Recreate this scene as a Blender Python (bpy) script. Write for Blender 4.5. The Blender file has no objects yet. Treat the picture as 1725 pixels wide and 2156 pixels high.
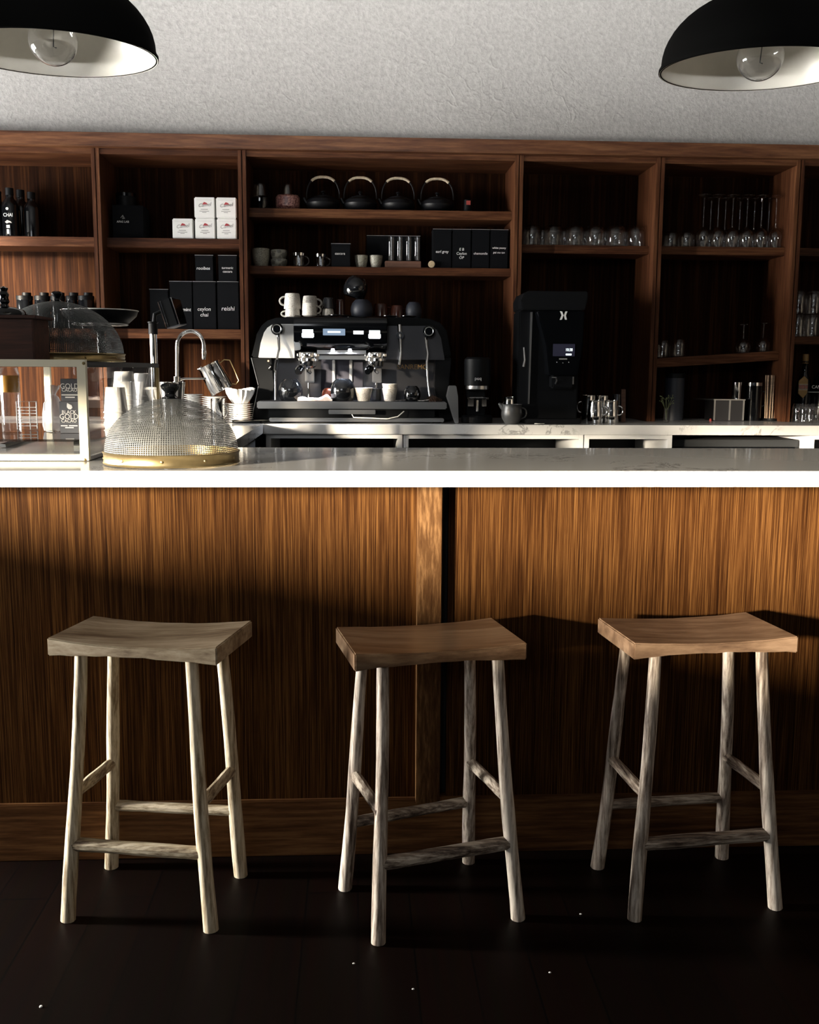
import bpy, bmesh, math, random
from mathutils import Vector, Matrix
random.seed(7)
sc = bpy.context.scene
COL = sc.collection
PI = math.pi
sin, cos = math.sin, math.cos

# ------------------------------------------------------------------ camera
F_PX, W_PX, H_PX = 2100.0, 1725, 2156
PITCH, YAW, ROLL, HC = 0.14236782, 0.05281229, 0.00586378, 1.33
FWD = Vector((sin(YAW)*cos(PITCH), cos(YAW)*cos(PITCH), -sin(PITCH)))
_r = FWD.cross(Vector((0, 0, 1))).normalized(); _u = _r.cross(FWD)
RGT = _r*cos(ROLL) + _u*sin(ROLL); UPV = _u*cos(ROLL) - _r*sin(ROLL)
CAM = Vector((0, 0, HC))
cd = bpy.data.cameras.new('camera'); cam = bpy.data.objects.new('camera', cd); COL.objects.link(cam)
M = Matrix((RGT, UPV, -FWD)).transposed().to_4x4(); M.translation = CAM
cam.matrix_world = M
cd.sensor_fit = 'VERTICAL'; cd.sensor_height = 36.0; cd.lens = 36.0*F_PX/H_PX
cd.clip_start = 0.05; cd.clip_end = 60
sc.camera = cam

def ray(px, py): return RGT*((px-W_PX/2)/F_PX) - UPV*((py-H_PX/2)/F_PX) + FWD
def P(px, py, Y):                      # point seen at a pixel on the upright plane at depth Y
    d = ray(px, py); return CAM + d*(Y/d.y)
def PZ(px, py, z):                     # point seen at a pixel on the level plane at height z
    d = ray(px, py); return CAM + d*((z-HC)/d.z)
def rect(x0, x1, y0, y1, Y):
    ym = (y0+y1)/2; xm = (x0+x1)/2
    return P(x0, ym, Y).x, P(x1, ym, Y).x, P(xm, y1, Y).z, P(xm, y0, Y).z

# ------------------------------------------------------------------ materials
def nodes(name):
    m = bpy.data.materials.new(name); m.use_nodes = True
    nt = m.node_tree; b = nt.nodes['Principled BSDF']
    return m, nt, b
def N(nt, t, **kw):
    n = nt.nodes.new(t)
    for k, v in kw.items():
        if k in n.inputs: n.inputs[k].default_value = v
        else: setattr(n, k, v)
    return n
def L(nt, a, b): nt.links.new(a, b)
def plain(name, col, rough=0.5, metal=0.0, spec=0.5, noise=0.0, nscale=40, coat=0.0, bump=0.0):
    m, nt, b = nodes(name)
    b.inputs['Base Color'].default_value = (*col, 1); b.inputs['Roughness'].default_value = rough
    b.inputs['Metallic'].default_value = metal; b.inputs['Specular IOR Level'].default_value = spec
    b.inputs['Coat Weight'].default_value = coat
    if noise or bump:
        tc = N(nt, 'ShaderNodeTexCoord'); no = N(nt, 'ShaderNodeTexNoise', Scale=nscale, Detail=4.0)
        L(nt, tc.outputs['Object'], no.inputs['Vector'])
        if noise:
            r = N(nt, 'ShaderNodeMapRange'); r.inputs['To Min'].default_value = 1-noise; r.inputs['To Max'].default_value = 1+noise
            r.inputs['From Min'].default_value = .3; r.inputs['From Max'].default_value = .7
            L(nt, no.outputs['Fac'], r.inputs['Value'])
            mx = N(nt, 'ShaderNodeVectorMath', operation='SCALE'); mx.inputs[0].default_value = col
            L(nt, r.outputs[0], mx.inputs['Scale']); L(nt, mx.outputs[0], b.inputs['Base Color'])
        if bump:
            bp = N(nt, 'ShaderNodeBump', Strength=bump, Distance=0.002); L(nt, no.outputs['Fac'], bp.inputs['Height']); L(nt, bp.outputs[0], b.inputs['Normal'])
    return m
def emit(name, col, s):
    m, nt, b = nodes(name)
    b.inputs['Base Color'].default_value = (0, 0, 0, 1)
    b.inputs['Emission Color'].default_value = (*col, 1); b.inputs['Emission Strength'].default_value = s
    return m
def wood(name, dark, mid, light, axis='Z', fine=160, along=3.0, rough=0.45, bump=0.3, spec=0.35, ramp=(.36, .5, .64), broad=7, coat=0.0, mixw=.38):
    m, nt, b = nodes(name)
    tc = N(nt, 'ShaderNodeTexCoord'); oi = N(nt, 'ShaderNodeObjectInfo')
    ad = N(nt, 'ShaderNodeVectorMath', operation='MULTIPLY_ADD')
    L(nt, tc.outputs['Object'], ad.inputs[0]); ad.inputs[1].default_value = (1, 1, 1)
    sc3 = N(nt, 'ShaderNodeVectorMath', operation='SCALE'); sc3.inputs[0].default_value = (3.1, 5.7, 4.3)
    L(nt, oi.outputs['Random'], sc3.inputs['Scale']); L(nt, sc3.outputs[0], ad.inputs[2])
    def mapped(f, a):
        mp = N(nt, 'ShaderNodeMapping')
        s = {'X': (a, f, f), 'Y': (f, a, f), 'Z': (f, f, a)}[axis]
        mp.inputs['Scale'].default_value = s; L(nt, ad.outputs[0], mp.inputs['Vector']); return mp
    n1 = N(nt, 'ShaderNodeTexNoise', Scale=1.0, Detail=5.0, Roughness=0.65); L(nt, mapped(fine, along).outputs[0], n1.inputs['Vector'])
    n2 = N(nt, 'ShaderNodeTexNoise', Scale=1.0, Detail=3.0); L(nt, mapped(broad, .6).outputs[0], n2.inputs['Vector'])
    mx = N(nt, 'ShaderNodeMix', data_type='FLOAT'); mx.inputs[0].default_value = mixw
    L(nt, n1.outputs['Fac'], mx.inputs[2]); L(nt, n2.outputs['Fac'], mx.inputs[3])
    cr = N(nt, 'ShaderNodeValToRGB'); e = cr.color_ramp.elements
    e[0].position = ramp[0]; e[0].color = (*dark, 1); e[1].position = ramp[2]; e[1].color = (*light, 1)
    k = e.new(ramp[1]); k.color = (*mid, 1)
    L(nt, mx.outputs[0], cr.inputs['Fac']); L(nt, cr.outputs[0], b.inputs['Base Color'])
    b.inputs['Roughness'].default_value = rough; b.inputs['Specular IOR Level'].default_value = spec
    b.inputs['Coat Weight'].default_value = coat; b.inputs['Coat Roughness'].default_value = .25
    if bump:
        bp = N(nt, 'ShaderNodeBump', Strength=bump, Distance=0.10/fine*.35); L(nt, n1.outputs['Fac'], bp.inputs['Height']); L(nt, bp.outputs[0], b.inputs['Normal'])
    return m
def thin_glass(name, tint=(1, 1, 1), refl=1.0, rough=0.0, haze=0.0):
    m = bpy.data.materials.new(name); m.use_nodes = True; nt = m.node_tree; nt.nodes.clear()
    out = N(nt, 'ShaderNodeOutputMaterial'); tr = N(nt, 'ShaderNodeBsdfTransparent'); tr.inputs[0].default_value = (*tint, 1)
    gl = N(nt, 'ShaderNodeBsdfGlossy'); gl.inputs['Roughness'].default_value = rough
    lw = N(nt, 'ShaderNodeLayerWeight', Blend=.5); p5 = N(nt, 'ShaderNodeMath', operation='POWER'); p5.inputs[1].default_value = 5
    fr = N(nt, 'ShaderNodeMath', operation='MULTIPLY_ADD'); fr.inputs[1].default_value = .96; fr.inputs[2].default_value = .04
    L(nt, lw.outputs['Facing'], p5.inputs[0]); L(nt, p5.outputs[0], fr.inputs[0]); mu = N(nt, 'ShaderNodeMath', operation='MULTIPLY'); mu.inputs[1].default_value = refl
    mi = N(nt, 'ShaderNodeMath', operation='MINIMUM'); mi.inputs[1].default_value = 0.9
    L(nt, fr.outputs[0], mu.inputs[0]); L(nt, mu.outputs[0], mi.inputs[0])
    ms = N(nt, 'ShaderNodeMixShader'); L(nt, mi.outputs[0], ms.inputs[0]); L(nt, tr.outputs[0], ms.inputs[1]); L(nt, gl.outputs[0], ms.inputs[2])
    last = ms
    if haze:
        df = N(nt, 'ShaderNodeBsdfDiffuse'); m2 = N(nt, 'ShaderNodeMixShader'); m2.inputs[0].default_value = haze
        L(nt, ms.outputs[0], m2.inputs[1]); L(nt, df.outputs[0], m2.inputs[2]); last = m2
    L(nt, last.outputs[0], out.inputs[0]); return m
def wire_mesh(name, col, pitch=0.0045, cover=0.30):
    m, nt, b = nodes(name)
    b.inputs['Base Color'].default_value = (*col, 1); b.inputs['Metallic'].default_value = .3; b.inputs['Roughness'].default_value = .6
    tc = N(nt, 'ShaderNodeTexCoord'); sx = N(nt, 'ShaderNodeSeparateXYZ'); L(nt, tc.outputs['UV'], sx.inputs[0])
    ms = []
    for o in ('X', 'Y'):
        mu = N(nt, 'ShaderNodeMath', operation='MULTIPLY'); mu.inputs[1].default_value = 1/pitch
        f = N(nt, 'ShaderNodeMath', operation='FRACT'); lt = N(nt, 'ShaderNodeMath', operation='LESS_THAN'); lt.inputs[1].default_value = cover
        L(nt, sx.outputs[o], mu.inputs[0]); L(nt, mu.outputs[0], f.inputs[0]); L(nt, f.outputs[0], lt.inputs[0]); ms.append(lt)
    mx = N(nt, 'ShaderNodeMath', operation='MAXIMUM'); L(nt, ms[0].outputs[0], mx.inputs[0]); L(nt, ms[1].outputs[0], mx.inputs[1])
    L(nt, mx.outputs[0], b.inputs['Alpha']); return m

def plaster():
    m, nt, b = nodes('textured_plaster')
    tc = N(nt, 'ShaderNodeTexCoord')
    n1 = N(nt, 'ShaderNodeTexNoise', Scale=2.2, Detail=6.0, Roughness=.6, Distortion=1.6); L(nt, tc.outputs['Object'], n1.inputs['Vector'])
    n2 = N(nt, 'ShaderNodeTexNoise', Scale=55.0, Detail=5.0, Roughness=.7); L(nt, tc.outputs['Object'], n2.inputs['Vector'])
    vo = N(nt, 'ShaderNodeTexVoronoi', Scale=7.0, feature='DISTANCE_TO_EDGE', Randomness=1.0); wv = N(nt, 'ShaderNodeTexNoise', Scale=4.0, Detail=3.0)
    L(nt, tc.outputs['Object'], wv.inputs['Vector'])
    va = N(nt, 'ShaderNodeMix', data_type='VECTOR'); va.inputs[0].default_value = .5
    L(nt, tc.outputs['Object'], va.inputs[4]); L(nt, wv.outputs['Color'], va.inputs[5]); L(nt, va.outputs[1], vo.inputs['Vector'])
    mr = N(nt, 'ShaderNodeMapRange'); mr.inputs['From Max'].default_value = .07; mr.inputs['To Min'].default_value = 1; mr.inputs['To Max'].default_value = 0
    L(nt, vo.outputs['Distance'], mr.inputs['Value'])
    # ridges only here and there
    gate = N(nt, 'ShaderNodeMapRange'); gate.inputs['From Min'].default_value = .52; gate.inputs['From Max'].default_value = .60
    L(nt, n1.outputs['Fac'], gate.inputs['Value'])
    rg = N(nt, 'ShaderNodeMath', operation='MULTIPLY'); L(nt, mr.outputs[0], rg.inputs[0]); L(nt, gate.outputs[0], rg.inputs[1])
    r2 = N(nt, 'ShaderNodeMath', operation='MULTIPLY'); r2.inputs[1].default_value = .16; L(nt, rg.outputs[0], r2.inputs[0]); rg = r2
    ma = N(nt, 'ShaderNodeMath', operation='MULTIPLY_ADD'); ma.inputs[1].default_value = .55; L(nt, n2.outputs['Fac'], ma.inputs[0]); L(nt, rg.outputs[0], ma.inputs[2])
    mb_ = N(nt, 'ShaderNodeMath', operation='MULTIPLY_ADD'); mb_.inputs[1].default_value = 1.2; L(nt, n1.outputs['Fac'], mb_.inputs[0]); L(nt, ma.outputs[0], mb_.inputs[2])
    bp = N(nt, 'ShaderNodeBump', Strength=.75, Distance=.010); L(nt, mb_.outputs[0], bp.inputs['Height']); L(nt, bp.outputs[0], b.inputs['Normal'])
    cr = N(nt, 'ShaderNodeValToRGB'); cr.color_ramp.elements[0].color = (.36, .352, .34, 1); cr.color_ramp.elements[1].color = (.47, .463, .45, 1)
    cr.color_ramp.elements[0].position = .35; cr.color_ramp.elements[1].position = .65
    L(nt, n2.outputs['Fac'], cr.inputs[0]); L(nt, cr.outputs[0], b.inputs['Base Color']); b.inputs['Roughness'].default_value = .9
    b.inputs['Specular IOR Level'].default_value = .15
    return m
def quartz(name, base, rough):
    m, nt, b = nodes(name)
    tc = N(nt, 'ShaderNodeTexCoord')
    n1 = N(nt, 'ShaderNodeTexNoise', Scale=5.0, Detail=8.0, Roughness=.65, Distortion=1.2); L(nt, tc.outputs['Object'], n1.inputs['Vector'])
    ab = N(nt, 'ShaderNodeMath', operation='SUBTRACT'); ab.inputs[1].default_value = .5; L(nt, n1.outputs['Fac'], ab.inputs[0])
    a2 = N(nt, 'ShaderNodeMath', operation='ABSOLUTE'); L(nt, ab.outputs[0], a2.inputs[0])
    mr = N(nt, 'ShaderNodeMapRange'); mr.inputs['From Max'].default_value = .022; L(nt, a2.outputs[0], mr.inputs['Value'])
    n2 = N(nt, 'ShaderNodeTexNoise', Scale=2.1, Detail=2.0); L(nt, tc.outputs['Object'], n2.inputs['Vector'])
    g = N(nt, 'ShaderNodeMapRange'); g.inputs['From Min'].default_value = .50; g.inputs['From Max'].default_value = .58; L(nt, n2.outputs['Fac'], g.inputs['Value'])
    iv = N(nt, 'ShaderNodeMath', operation='SUBTRACT'); iv.inputs[0].default_value = 1; L(nt, mr.outputs[0], iv.inputs[1])
    mu = N(nt, 'ShaderNodeMath', operation='MULTIPLY'); L(nt, iv.outputs[0], mu.inputs[0]); L(nt, g.outputs[0], mu.inputs[1])
    mx = N(nt, 'ShaderNodeMix', data_type='RGBA'); mx.inputs[6].default_value = (*base, 1); mx.inputs[7].default_value = (*[c*.42 for c in base], 1)
    L(nt, mu.outputs[0], mx.inputs[0]); L(nt, mx.outputs[2], b.inputs['Base Color'])
    b.inputs['Roughness'].default_value = rough; return m
def speckle(name, base, dot, scale=150, thr=.62, rough=.45, coat=0.0):
    m, nt, b = nodes(name)
    tc = N(nt, 'ShaderNodeTexCoord'); n = N(nt, 'ShaderNodeTexNoise', Scale=scale, Detail=2.0); L(nt, tc.outputs['Object'], n.inputs['Vector'])
    r = N(nt, 'ShaderNodeMapRange'); r.inputs['From Min'].default_value = thr-.06; r.inputs['From Max'].default_value = thr; L(nt, n.outputs['Fac'], r.inputs['Value'])
    mx = N(nt, 'ShaderNodeMix', data_type='RGBA'); mx.inputs[6].default_value = (*base, 1); mx.inputs[7].default_value = (*dot, 1)
    L(nt, r.outputs[0], mx.inputs[0]); L(nt, mx.outputs[2], b.inputs['Base Color']); b.inputs['Roughness'].default_value = rough
    b.inputs['Coat Weight'].default_value = coat
    return m
def floor_mat():
    m, nt, b = nodes('dark_floorboards')
    tc = N(nt, 'ShaderNodeTexCoord'); mp = N(nt, 'ShaderNodeMapping'); mp.inputs['Rotation'].default_value = (0, 0, PI/2)
    L(nt, tc.outputs['Object'], mp.inputs['Vector'])
    br = N(nt, 'ShaderNodeTexBrick', Scale=1.0); br.inputs['Brick Width'].default_value = 2.4; br.inputs['Row Height'].default_value = .13
    br.inputs['Mortar Size'].default_value = .0025; br.inputs['Color1'].default_value = (.008, .003, .0018, 1); br.inputs['Color2'].default_value = (.005, .0021, .0013, 1); br.inputs['Mortar'].default_value = (.002, .001, .001, 1)
    L(nt, mp.outputs[0], br.inputs['Vector'])
    mp2 = N(nt, 'ShaderNodeMapping'); mp2.inputs['Scale'].default_value = (60, 2, 60); L(nt, tc.outputs['Object'], mp2.inputs['Vector'])
    n = N(nt, 'ShaderNodeTexNoise', Scale=1.0, Detail=5.0); L(nt, mp2.outputs[0], n.inputs['Vector'])
    mu = N(nt, 'ShaderNodeMix', data_type='RGBA', blend_type='MULTIPLY'); mu.inputs[0].default_value = .8; L(nt, br.outputs['Color'], mu.inputs[6]); L(nt, n.outputs['Color'], mu.inputs[7])
    L(nt, mu.outputs[2], b.inputs['Base Color']); b.inputs['Roughness'].default_value = .5; b.inputs['Specular IOR Level'].default_value = .08
    return m

MT = {}
MT['plaster'] = plaster()
MT['room'] = plain('dark_painted_wall', (.05, .045, .04), .9)
MT['ceil'] = plain('ceiling_paint', (.07, .068, .065), .9)
MT['floor'] = floor_mat()
MT['quartz'] = quartz('white_veined_quartz', (.52, .52, .515), .10)
MT['quartz2'] = quartz('grey_veined_quartz', (.60, .60, .595), .22)
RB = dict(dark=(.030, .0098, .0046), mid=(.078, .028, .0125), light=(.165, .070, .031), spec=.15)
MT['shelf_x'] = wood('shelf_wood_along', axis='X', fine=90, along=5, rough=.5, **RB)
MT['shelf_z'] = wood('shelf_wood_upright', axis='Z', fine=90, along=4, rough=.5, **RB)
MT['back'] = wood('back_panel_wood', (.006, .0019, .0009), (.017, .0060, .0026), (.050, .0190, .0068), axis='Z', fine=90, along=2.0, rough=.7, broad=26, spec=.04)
MT['panel'] = wood('bar_panel_veneer', (.011, .0038, .0013), (.040, .0157, .0048), (.118, .054, .0165), axis='Z', fine=400, along=4.0, rough=.5, bump=.25, ramp=(.36, .50, .66), broad=26, mixw=.14, spec=.03)
MT['batten'] = wood('batten_wood', (.03, .012, .005), (.075, .036, .014), (.18, .098, .042), axis='Z', fine=120, along=14, rough=.5, bump=.3, spec=.05)
MT['skirt'] = wood('skirting_wood', (.035, .014, .006), (.09, .04, .016), (.17, .085, .034), axis='X', fine=90, along=5, rough=.5, spec=.05)
MT['cornice'] = wood('cornice_wood', (.045, .014, .006), (.12, .045, .019), (.22, .10, .045), axis='X', fine=60, along=5, rough=.38)
for _ax in 'XY':
    MT['stool_a_'+_ax.lower()] = wood('pale_rung_wood_'+_ax, (.13, .085, .05), (.42, .34, .23), (.66, .57, .43), axis=_ax, fine=130, along=9, rough=.6, broad=30, ramp=(.40, .49, .58))
    MT['stool_b_'+_ax.lower()] = wood('brown_rung_wood_'+_ax, (.05, .032, .024), (.22, .17, .13), (.50, .43, .35), axis=_ax, fine=130, along=9, rough=.6, broad=30, ramp=(.40, .49, .58))
MT['stool_a'] = wood('pale_weathered_wood', (.20, .14, .08), (.50, .41, .28), (.74, .65, .49), axis='Z', fine=130, along=9, rough=.6, broad=30, ramp=(.38, .48, .58))
MT['stool_a_seat'] = wood('pale_seat_wood', (.15, .10, .06), (.34, .26, .17), (.52, .43, .31), axis='X', fine=50, along=6, rough=.5, broad=16)
MT['stool_b'] = wood('brown_weathered_wood', (.08, .055, .04), (.36, .29, .235), (.70, .62, .53), axis='Z', fine=130, along=9, rough=.55, broad=30, ramp=(.38, .48, .58))
MT['stool_b_seat'] = wood('smooth_seat_wood', (.085, .046, .025), (.18, .11, .065), (.29, .20, .125), axis='X', fine=60, along=4, rough=.3, broad=14, spec=.5)
MT['stool_c_seat'] = wood('rough_seat_wood', (.08, .045, .028), (.19, .12, .075), (.30, .20, .13), axis='X', fine=40, along=7, rough=.42, broad=16, spec=.5)
MT['box_wood'] = wood('dark_box_wood', (.020, .007, .004), (.05, .017, .010), (.09, .03, .017), axis='X', fine=60, along=5, rough=.6)
MT['rack_wood'] = wood('rack_wood', (.06, .03, .02), (.12, .06, .04), (.18, .09, .06), axis='X', fine=60, along=5)
MT['cab'] = plain('pale_grey_laminate', (.78, .79, .80), .5)
MT['splash'] = plain('brushed_dark_steel', (.035, .035, .045), .34, 1.0)
_nt = MT['splash'].node_tree; _b = _nt.nodes['Principled BSDF']; _b.inputs['Anisotropic'].default_value = .92
_tg = _nt.nodes.new('ShaderNodeTangent'); _tg.direction_type = 'RADIAL'; _tg.axis = 'Z'; _nt.links.new(_tg.outputs[0], _b.inputs['Tangent'])
MT['bulb'] = thin_glass('bulb_glass', refl=3.0, haze=.05)
MT['dark_in'] = plain('dark_cabinet_inside', (.02, .022, .025), .7)
MT['black'] = plain('matt_black', (.0035, .004, .005), .5, spec=.14)
MT['blackcard'] = plain('black_card', (.004, .0045, .006), .75, spec=.1)
MT['blackgloss'] = plain('gloss_black', (.003, .0035, .0045), .08, spec=.4)
MT['iron'] = plain('cast_iron', (.005, .0055, .0075), .42, spec=.35, bump=.25, nscale=220)
MT['lamp_out'] = plain('black_enamel', (.0015, .0015, .0015), .8, spec=.03)
MT['lamp_in'] = plain('white_enamel', (.78, .76, .70), .35, noise=.05, nscale=20)
MT['chrome'] = plain('chrome', (.82, .82, .82), .07, 1.0)
MT['steel'] = plain('brushed_steel', (.62, .62, .62), .28, 1.0)
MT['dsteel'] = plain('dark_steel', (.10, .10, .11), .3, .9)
MT['lit_satin'] = plain('lit_satin_steel', (.72, .72, .71), .5, .35)  # pale steel with the light put into its colour
MT['brass'] = plain('aged_brass', (.34, .26, .13), .32, .9, noise=.25, nscale=18)
MT['cream'] = plain('pale_brass_frame', (.84, .80, .64), .5)
MT['mesh'] = wire_mesh('steel_wire_mesh', (.12, .125, .125), .0046, .33)
MT['mesh_dark'] = wire_mesh('dark_wire_mesh', (.04, .045, .045), .004, .40)
MT['glass'] = thin_glass('clear_glass', refl=1.6)
MT['pane'] = thin_glass('display_glass', refl=1.3)
MT['smoke'] = thin_glass('smoked_glass', (.18, .20, .22), 1.8)
MT['cup'] = speckle('white_stoneware', (.76, .73, .67), (.48, .42, .35), 260, .62)
MT['white'] = plain('white_card', (.90, .90, .88), .6)
MT['china'] = plain('white_china', (.82, .81, .79), .18)
MT['paper'] = plain('white_paper', (.86, .86, .84), .8)
MT['grey_cup'] = speckle('speckled_grey_stoneware', (.40, .39, .32), (.17, .16, .13), 330, .56, .45)
MT['band_cup'] = speckle('grey_green_glaze', (.38, .38, .33), (.16, .16, .14), 50, .56, .35)
MT['band_dark'] = plain('dark_glaze', (.03, .03, .03), .3)
MT['brown_cup'] = plain('brown_glaze', (.055, .014, .008), .15)
MT['dblue_cup'] = plain('dark_blue_glaze', (.022, .026, .038), .5)
MT['dark_cup'] = plain('black_glaze', (.007, .008, .010), .10, coat=.5)
MT['grey_jug'] = plain('dark_grey_glaze', (.055, .055, .055), .32)
MT['pink'] = speckle('pink_crystals', (.80, .42, .36), (.30, .10, .10), 120, .56, .35, .3)
MT['wrap'] = plain('pale_cane_wrap', (.66, .55, .40), .7, noise=.3, nscale=300)
MT['red'] = plain('red_label', (.40, .06, .05), .5)
MT['ink'] = plain('white_ink', (.86, .86, .84), .6)
MT['dink'] = plain('grey_ink', (.35, .34, .34), .6)
MT['rink'] = plain('red_ink', (.42, .04, .05), .6)
MT['gold'] = plain('gold_label', (.30, .18, .06), .45)
MT['cbox'] = plain('slate_card', (.07, .075, .09), .5)
MT['straw'] = plain('kraft_paper_straw', (.50, .36, .24), .7, noise=.2, nscale=200)
MT['cloth'] = plain('stained_cloth', (.72, .62, .58), .9, noise=.2, nscale=60)
MT['cork'] = plain('pale_wood_disc', (.55, .43, .27), .7, noise=.2, nscale=120)
MT['amber'] = plain('amber_honey', (.70, .34, .06), .2)
MT['green'] = plain('dry_sprig_green', (.10, .12, .05), .7)
MT['bristle'] = plain('brown_bristle', (.07, .035, .02), .8)
MT['lcd'] = emit('backlit_lcd', (.45, .62, .85), .55)
MT['key'] = emit('backlit_keys', (.92, .96, 1.0), 2.2)
MT['led'] = emit('white_led', (.85, .88, 1.0), 40)
MT['digit'] = emit('screen_digits', (.85, .97, 1.0), 2.0)
MT['screen'] = emit('dim_screen', (.010, .010, .022), 1.0)
MT['pilot'] = emit('orange_pilot_light', (1.0, .45, .2), 5)

# ------------------------------------------------------------------ mesh builder
class MB:
    def __init__(s): s.v = []; s.f = []; s.uv = {}
    def add(s, vs, fs):
        o = len(s.v); s.v += [tuple(v) for v in vs]; s.f += [tuple(i+o for i in f) for f in fs]; return s
    def box(s, x0, x1, y0, y1, z0, z1):
        if x0 > x1: x0, x1 = x1, x0
        if z0 > z1: z0, z1 = z1, z0
        return s.add([(x0,y0,z0),(x1,y0,z0),(x1,y1,z0),(x0,y1,z0),(x0,y0,z1),(x1,y0,z1),(x1,y1,z1),(x0,y1,z1)],
                     [(0,3,2,1),(4,5,6,7),(0,1,5,4),(1,2,6,5),(2,3,7,6),(3,0,4,7)])
    def prism(s, poly, y0, y1):            # poly of (x, z) seen from the front
        n = len(poly); vs = [(x, y0, z) for x, z in poly] + [(x, y1, z) for x, z in poly]
        a = sum(poly[i][0]*poly[(i+1) % n][1]-poly[(i+1) % n][0]*poly[i][1] for i in range(n))
        fs = [tuple(range(n)), tuple(range(2*n-1, n-1, -1))] + [(i, i+n, (i+1) % n+n, (i+1) % n) for i in range(n)]
        if a < 0: fs = [tuple(reversed(f)) for f in fs]
        return s.add(vs, fs)
    def pxprism(s, pts, Y0, Y1):           # the same with the outline given on plane Y0
        return s.prism([(P(x, y, Y0).x, P(x, y, Y0).z) for x, y in pts], Y0, Y1)
    def lathe(s, prof, c=(0, 0, 0), seg=28, axis=None, arc=None):
        c = Vector(c); ax = Vector(axis or (0, 0, 1)).normalized()
        q = Vector((0, 0, 1)).rotation_difference(ax).to_matrix()
        vs, fs = [], []; n = len(prof)
        for r, z in prof:
            for i in range(seg):
                a = 2*PI*i/seg; vs.append(c + q @ Vector((r*cos(a), r*sin(a), z)))
        for j in range(n-1):
            for i in range(seg):
                k = (i+1) % seg
                fs.append((j*seg+i, j*seg+k, (j+1)*seg+k, (j+1)*seg+i))
        return s.add(vs, fs)
    def cyl(s, a, b, r0, r1=None, seg=20, cap=True):
        a, b = Vector(a), Vector(b); r1 = r0 if r1 is None else r1; h = (b-a).length
        pr = [(r0, 0), (r1, h)]
        if cap: pr = [(1e-5, 0)] + pr + [(1e-5, h)]
        return s.lathe(pr, a, seg, b-a)
    def tube(s, pts, r, seg=10, closed=False):
        pts = [Vector(p) for p in pts]; n = len(pts)
        rs = r if isinstance(r, (list, tuple)) else [r]*n
        vs, fs = [], []; up = None
        for i, p in enumerate(pts):
            t = (pts[(i+1) % n]-pts[i-1]) if closed else (pts[min(i+1, n-1)]-pts[max(i-1, 0)])
            t.normalize()
            if up is None:
                up = Vector((0, 0, 1)) if abs(t.z) < .9 else Vector((1, 0, 0))
            a = (up - t*up.dot(t)).normalized(); up = a; b = t.cross(a)
            for k in range(seg):
                w = 2*PI*k/seg; vs.append(p + (a*cos(w)+b*sin(w))*rs[i])
        m = n if closed else n-1
        for i in range(m):
            for k in range(seg):
                j = (i+1) % n; l = (k+1) % seg
                fs.append((i*seg+k, i*seg+l, j*seg+l, j*seg+k))
        if not closed:
            fs.append(tuple(range(seg-1, -1, -1))); fs.append(tuple((n-1)*seg+k for k in range(seg)))
        return s.add(vs, fs)
    def build(s, name, mat, root=None, bevel=0.0, smooth=35, seg=2, sub=0, uv=None):
        me = bpy.data.meshes.new(name)
        org = Vector(root.location) if root is not None else Vector((0, 0, 0))
        if root is not None and root.parent is not None: org = org + Vector(root.parent.location)
        me.from_pydata([Vector(v)-org for v in s.v], [], s.f)
        bm = bmesh.new(); bm.from_mesh(me)
        bmesh.ops.remove_doubles(bm, verts=bm.verts, dist=2e-5)
        bmesh.ops.recalc_face_normals(bm, faces=bm.faces)
        if bevel:
            es = [e for e in bm.edges if len(e.link_faces) == 2 and e.calc_face_angle(0) > .7]
            bmesh.ops.bevel(bm, geom=es, offset=bevel, segments=seg, affect='EDGES', clamp_overlap=True)
        if uv:
            l = bm.loops.layers.uv.new()
            for fc in bm.faces:
                for lp in fc.loops: lp[l].uv = uv(lp.vert.co + org)
        bm.to_mesh(me); bm.free()
        if smooth:
            me.shade_smooth(); me.set_sharp_from_angle(angle=math.radians(smooth))
        me.materials.append(MT[mat] if isinstance(mat, str) else mat)
        o = bpy.data.objects.new(name, me); COL.objects.link(o)
        if root is not None: o.parent = root
        return o
    def solo(s, name, mat, loc, label, cat, group=None, **kw):   # a thing that is one mesh, origin at its base
        loc = Vector(loc); s.v = [tuple(Vector(v)-loc) for v in s.v]
        o = s.build(name, mat, None, **kw); o.location = loc
        return tag(o, label, cat, group)

def tag(o, label=None, cat=None, group=None, kind=None):
    if label: o['label'] = label
    if cat: o['category'] = cat
    if group: o['group'] = group
    if kind: o['kind'] = kind
    return o
def thing(name, loc, label, cat, group=None):
    o = bpy.data.objects.new(name, None); COL.objects.link(o); o.location = loc; o.empty_display_size = .05
    return tag(o, label, cat, group)
def kids(o): return [c for c in bpy.data.objects if c.parent == o]
def dup(o, loc=None, label=None, group=None, rz=0, parent=None, scale=None):
    c = o.copy(); COL.objects.link(c)
    if parent is not None: c.parent = parent
    if loc is not None: c.location = loc
    if rz: c.rotation_euler = (c.rotation_euler.x, c.rotation_euler.y, rz)
    if scale: c.scale = scale
    if label: c['label'] = label
    if group: c['group'] = group
    for ch in kids(o): dup(ch, parent=c)
    return c
def struct(mb, name, mat, **kw):
    o = mb.build(name, mat, None, **kw); o['kind'] = 'structure'; return o
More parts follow.
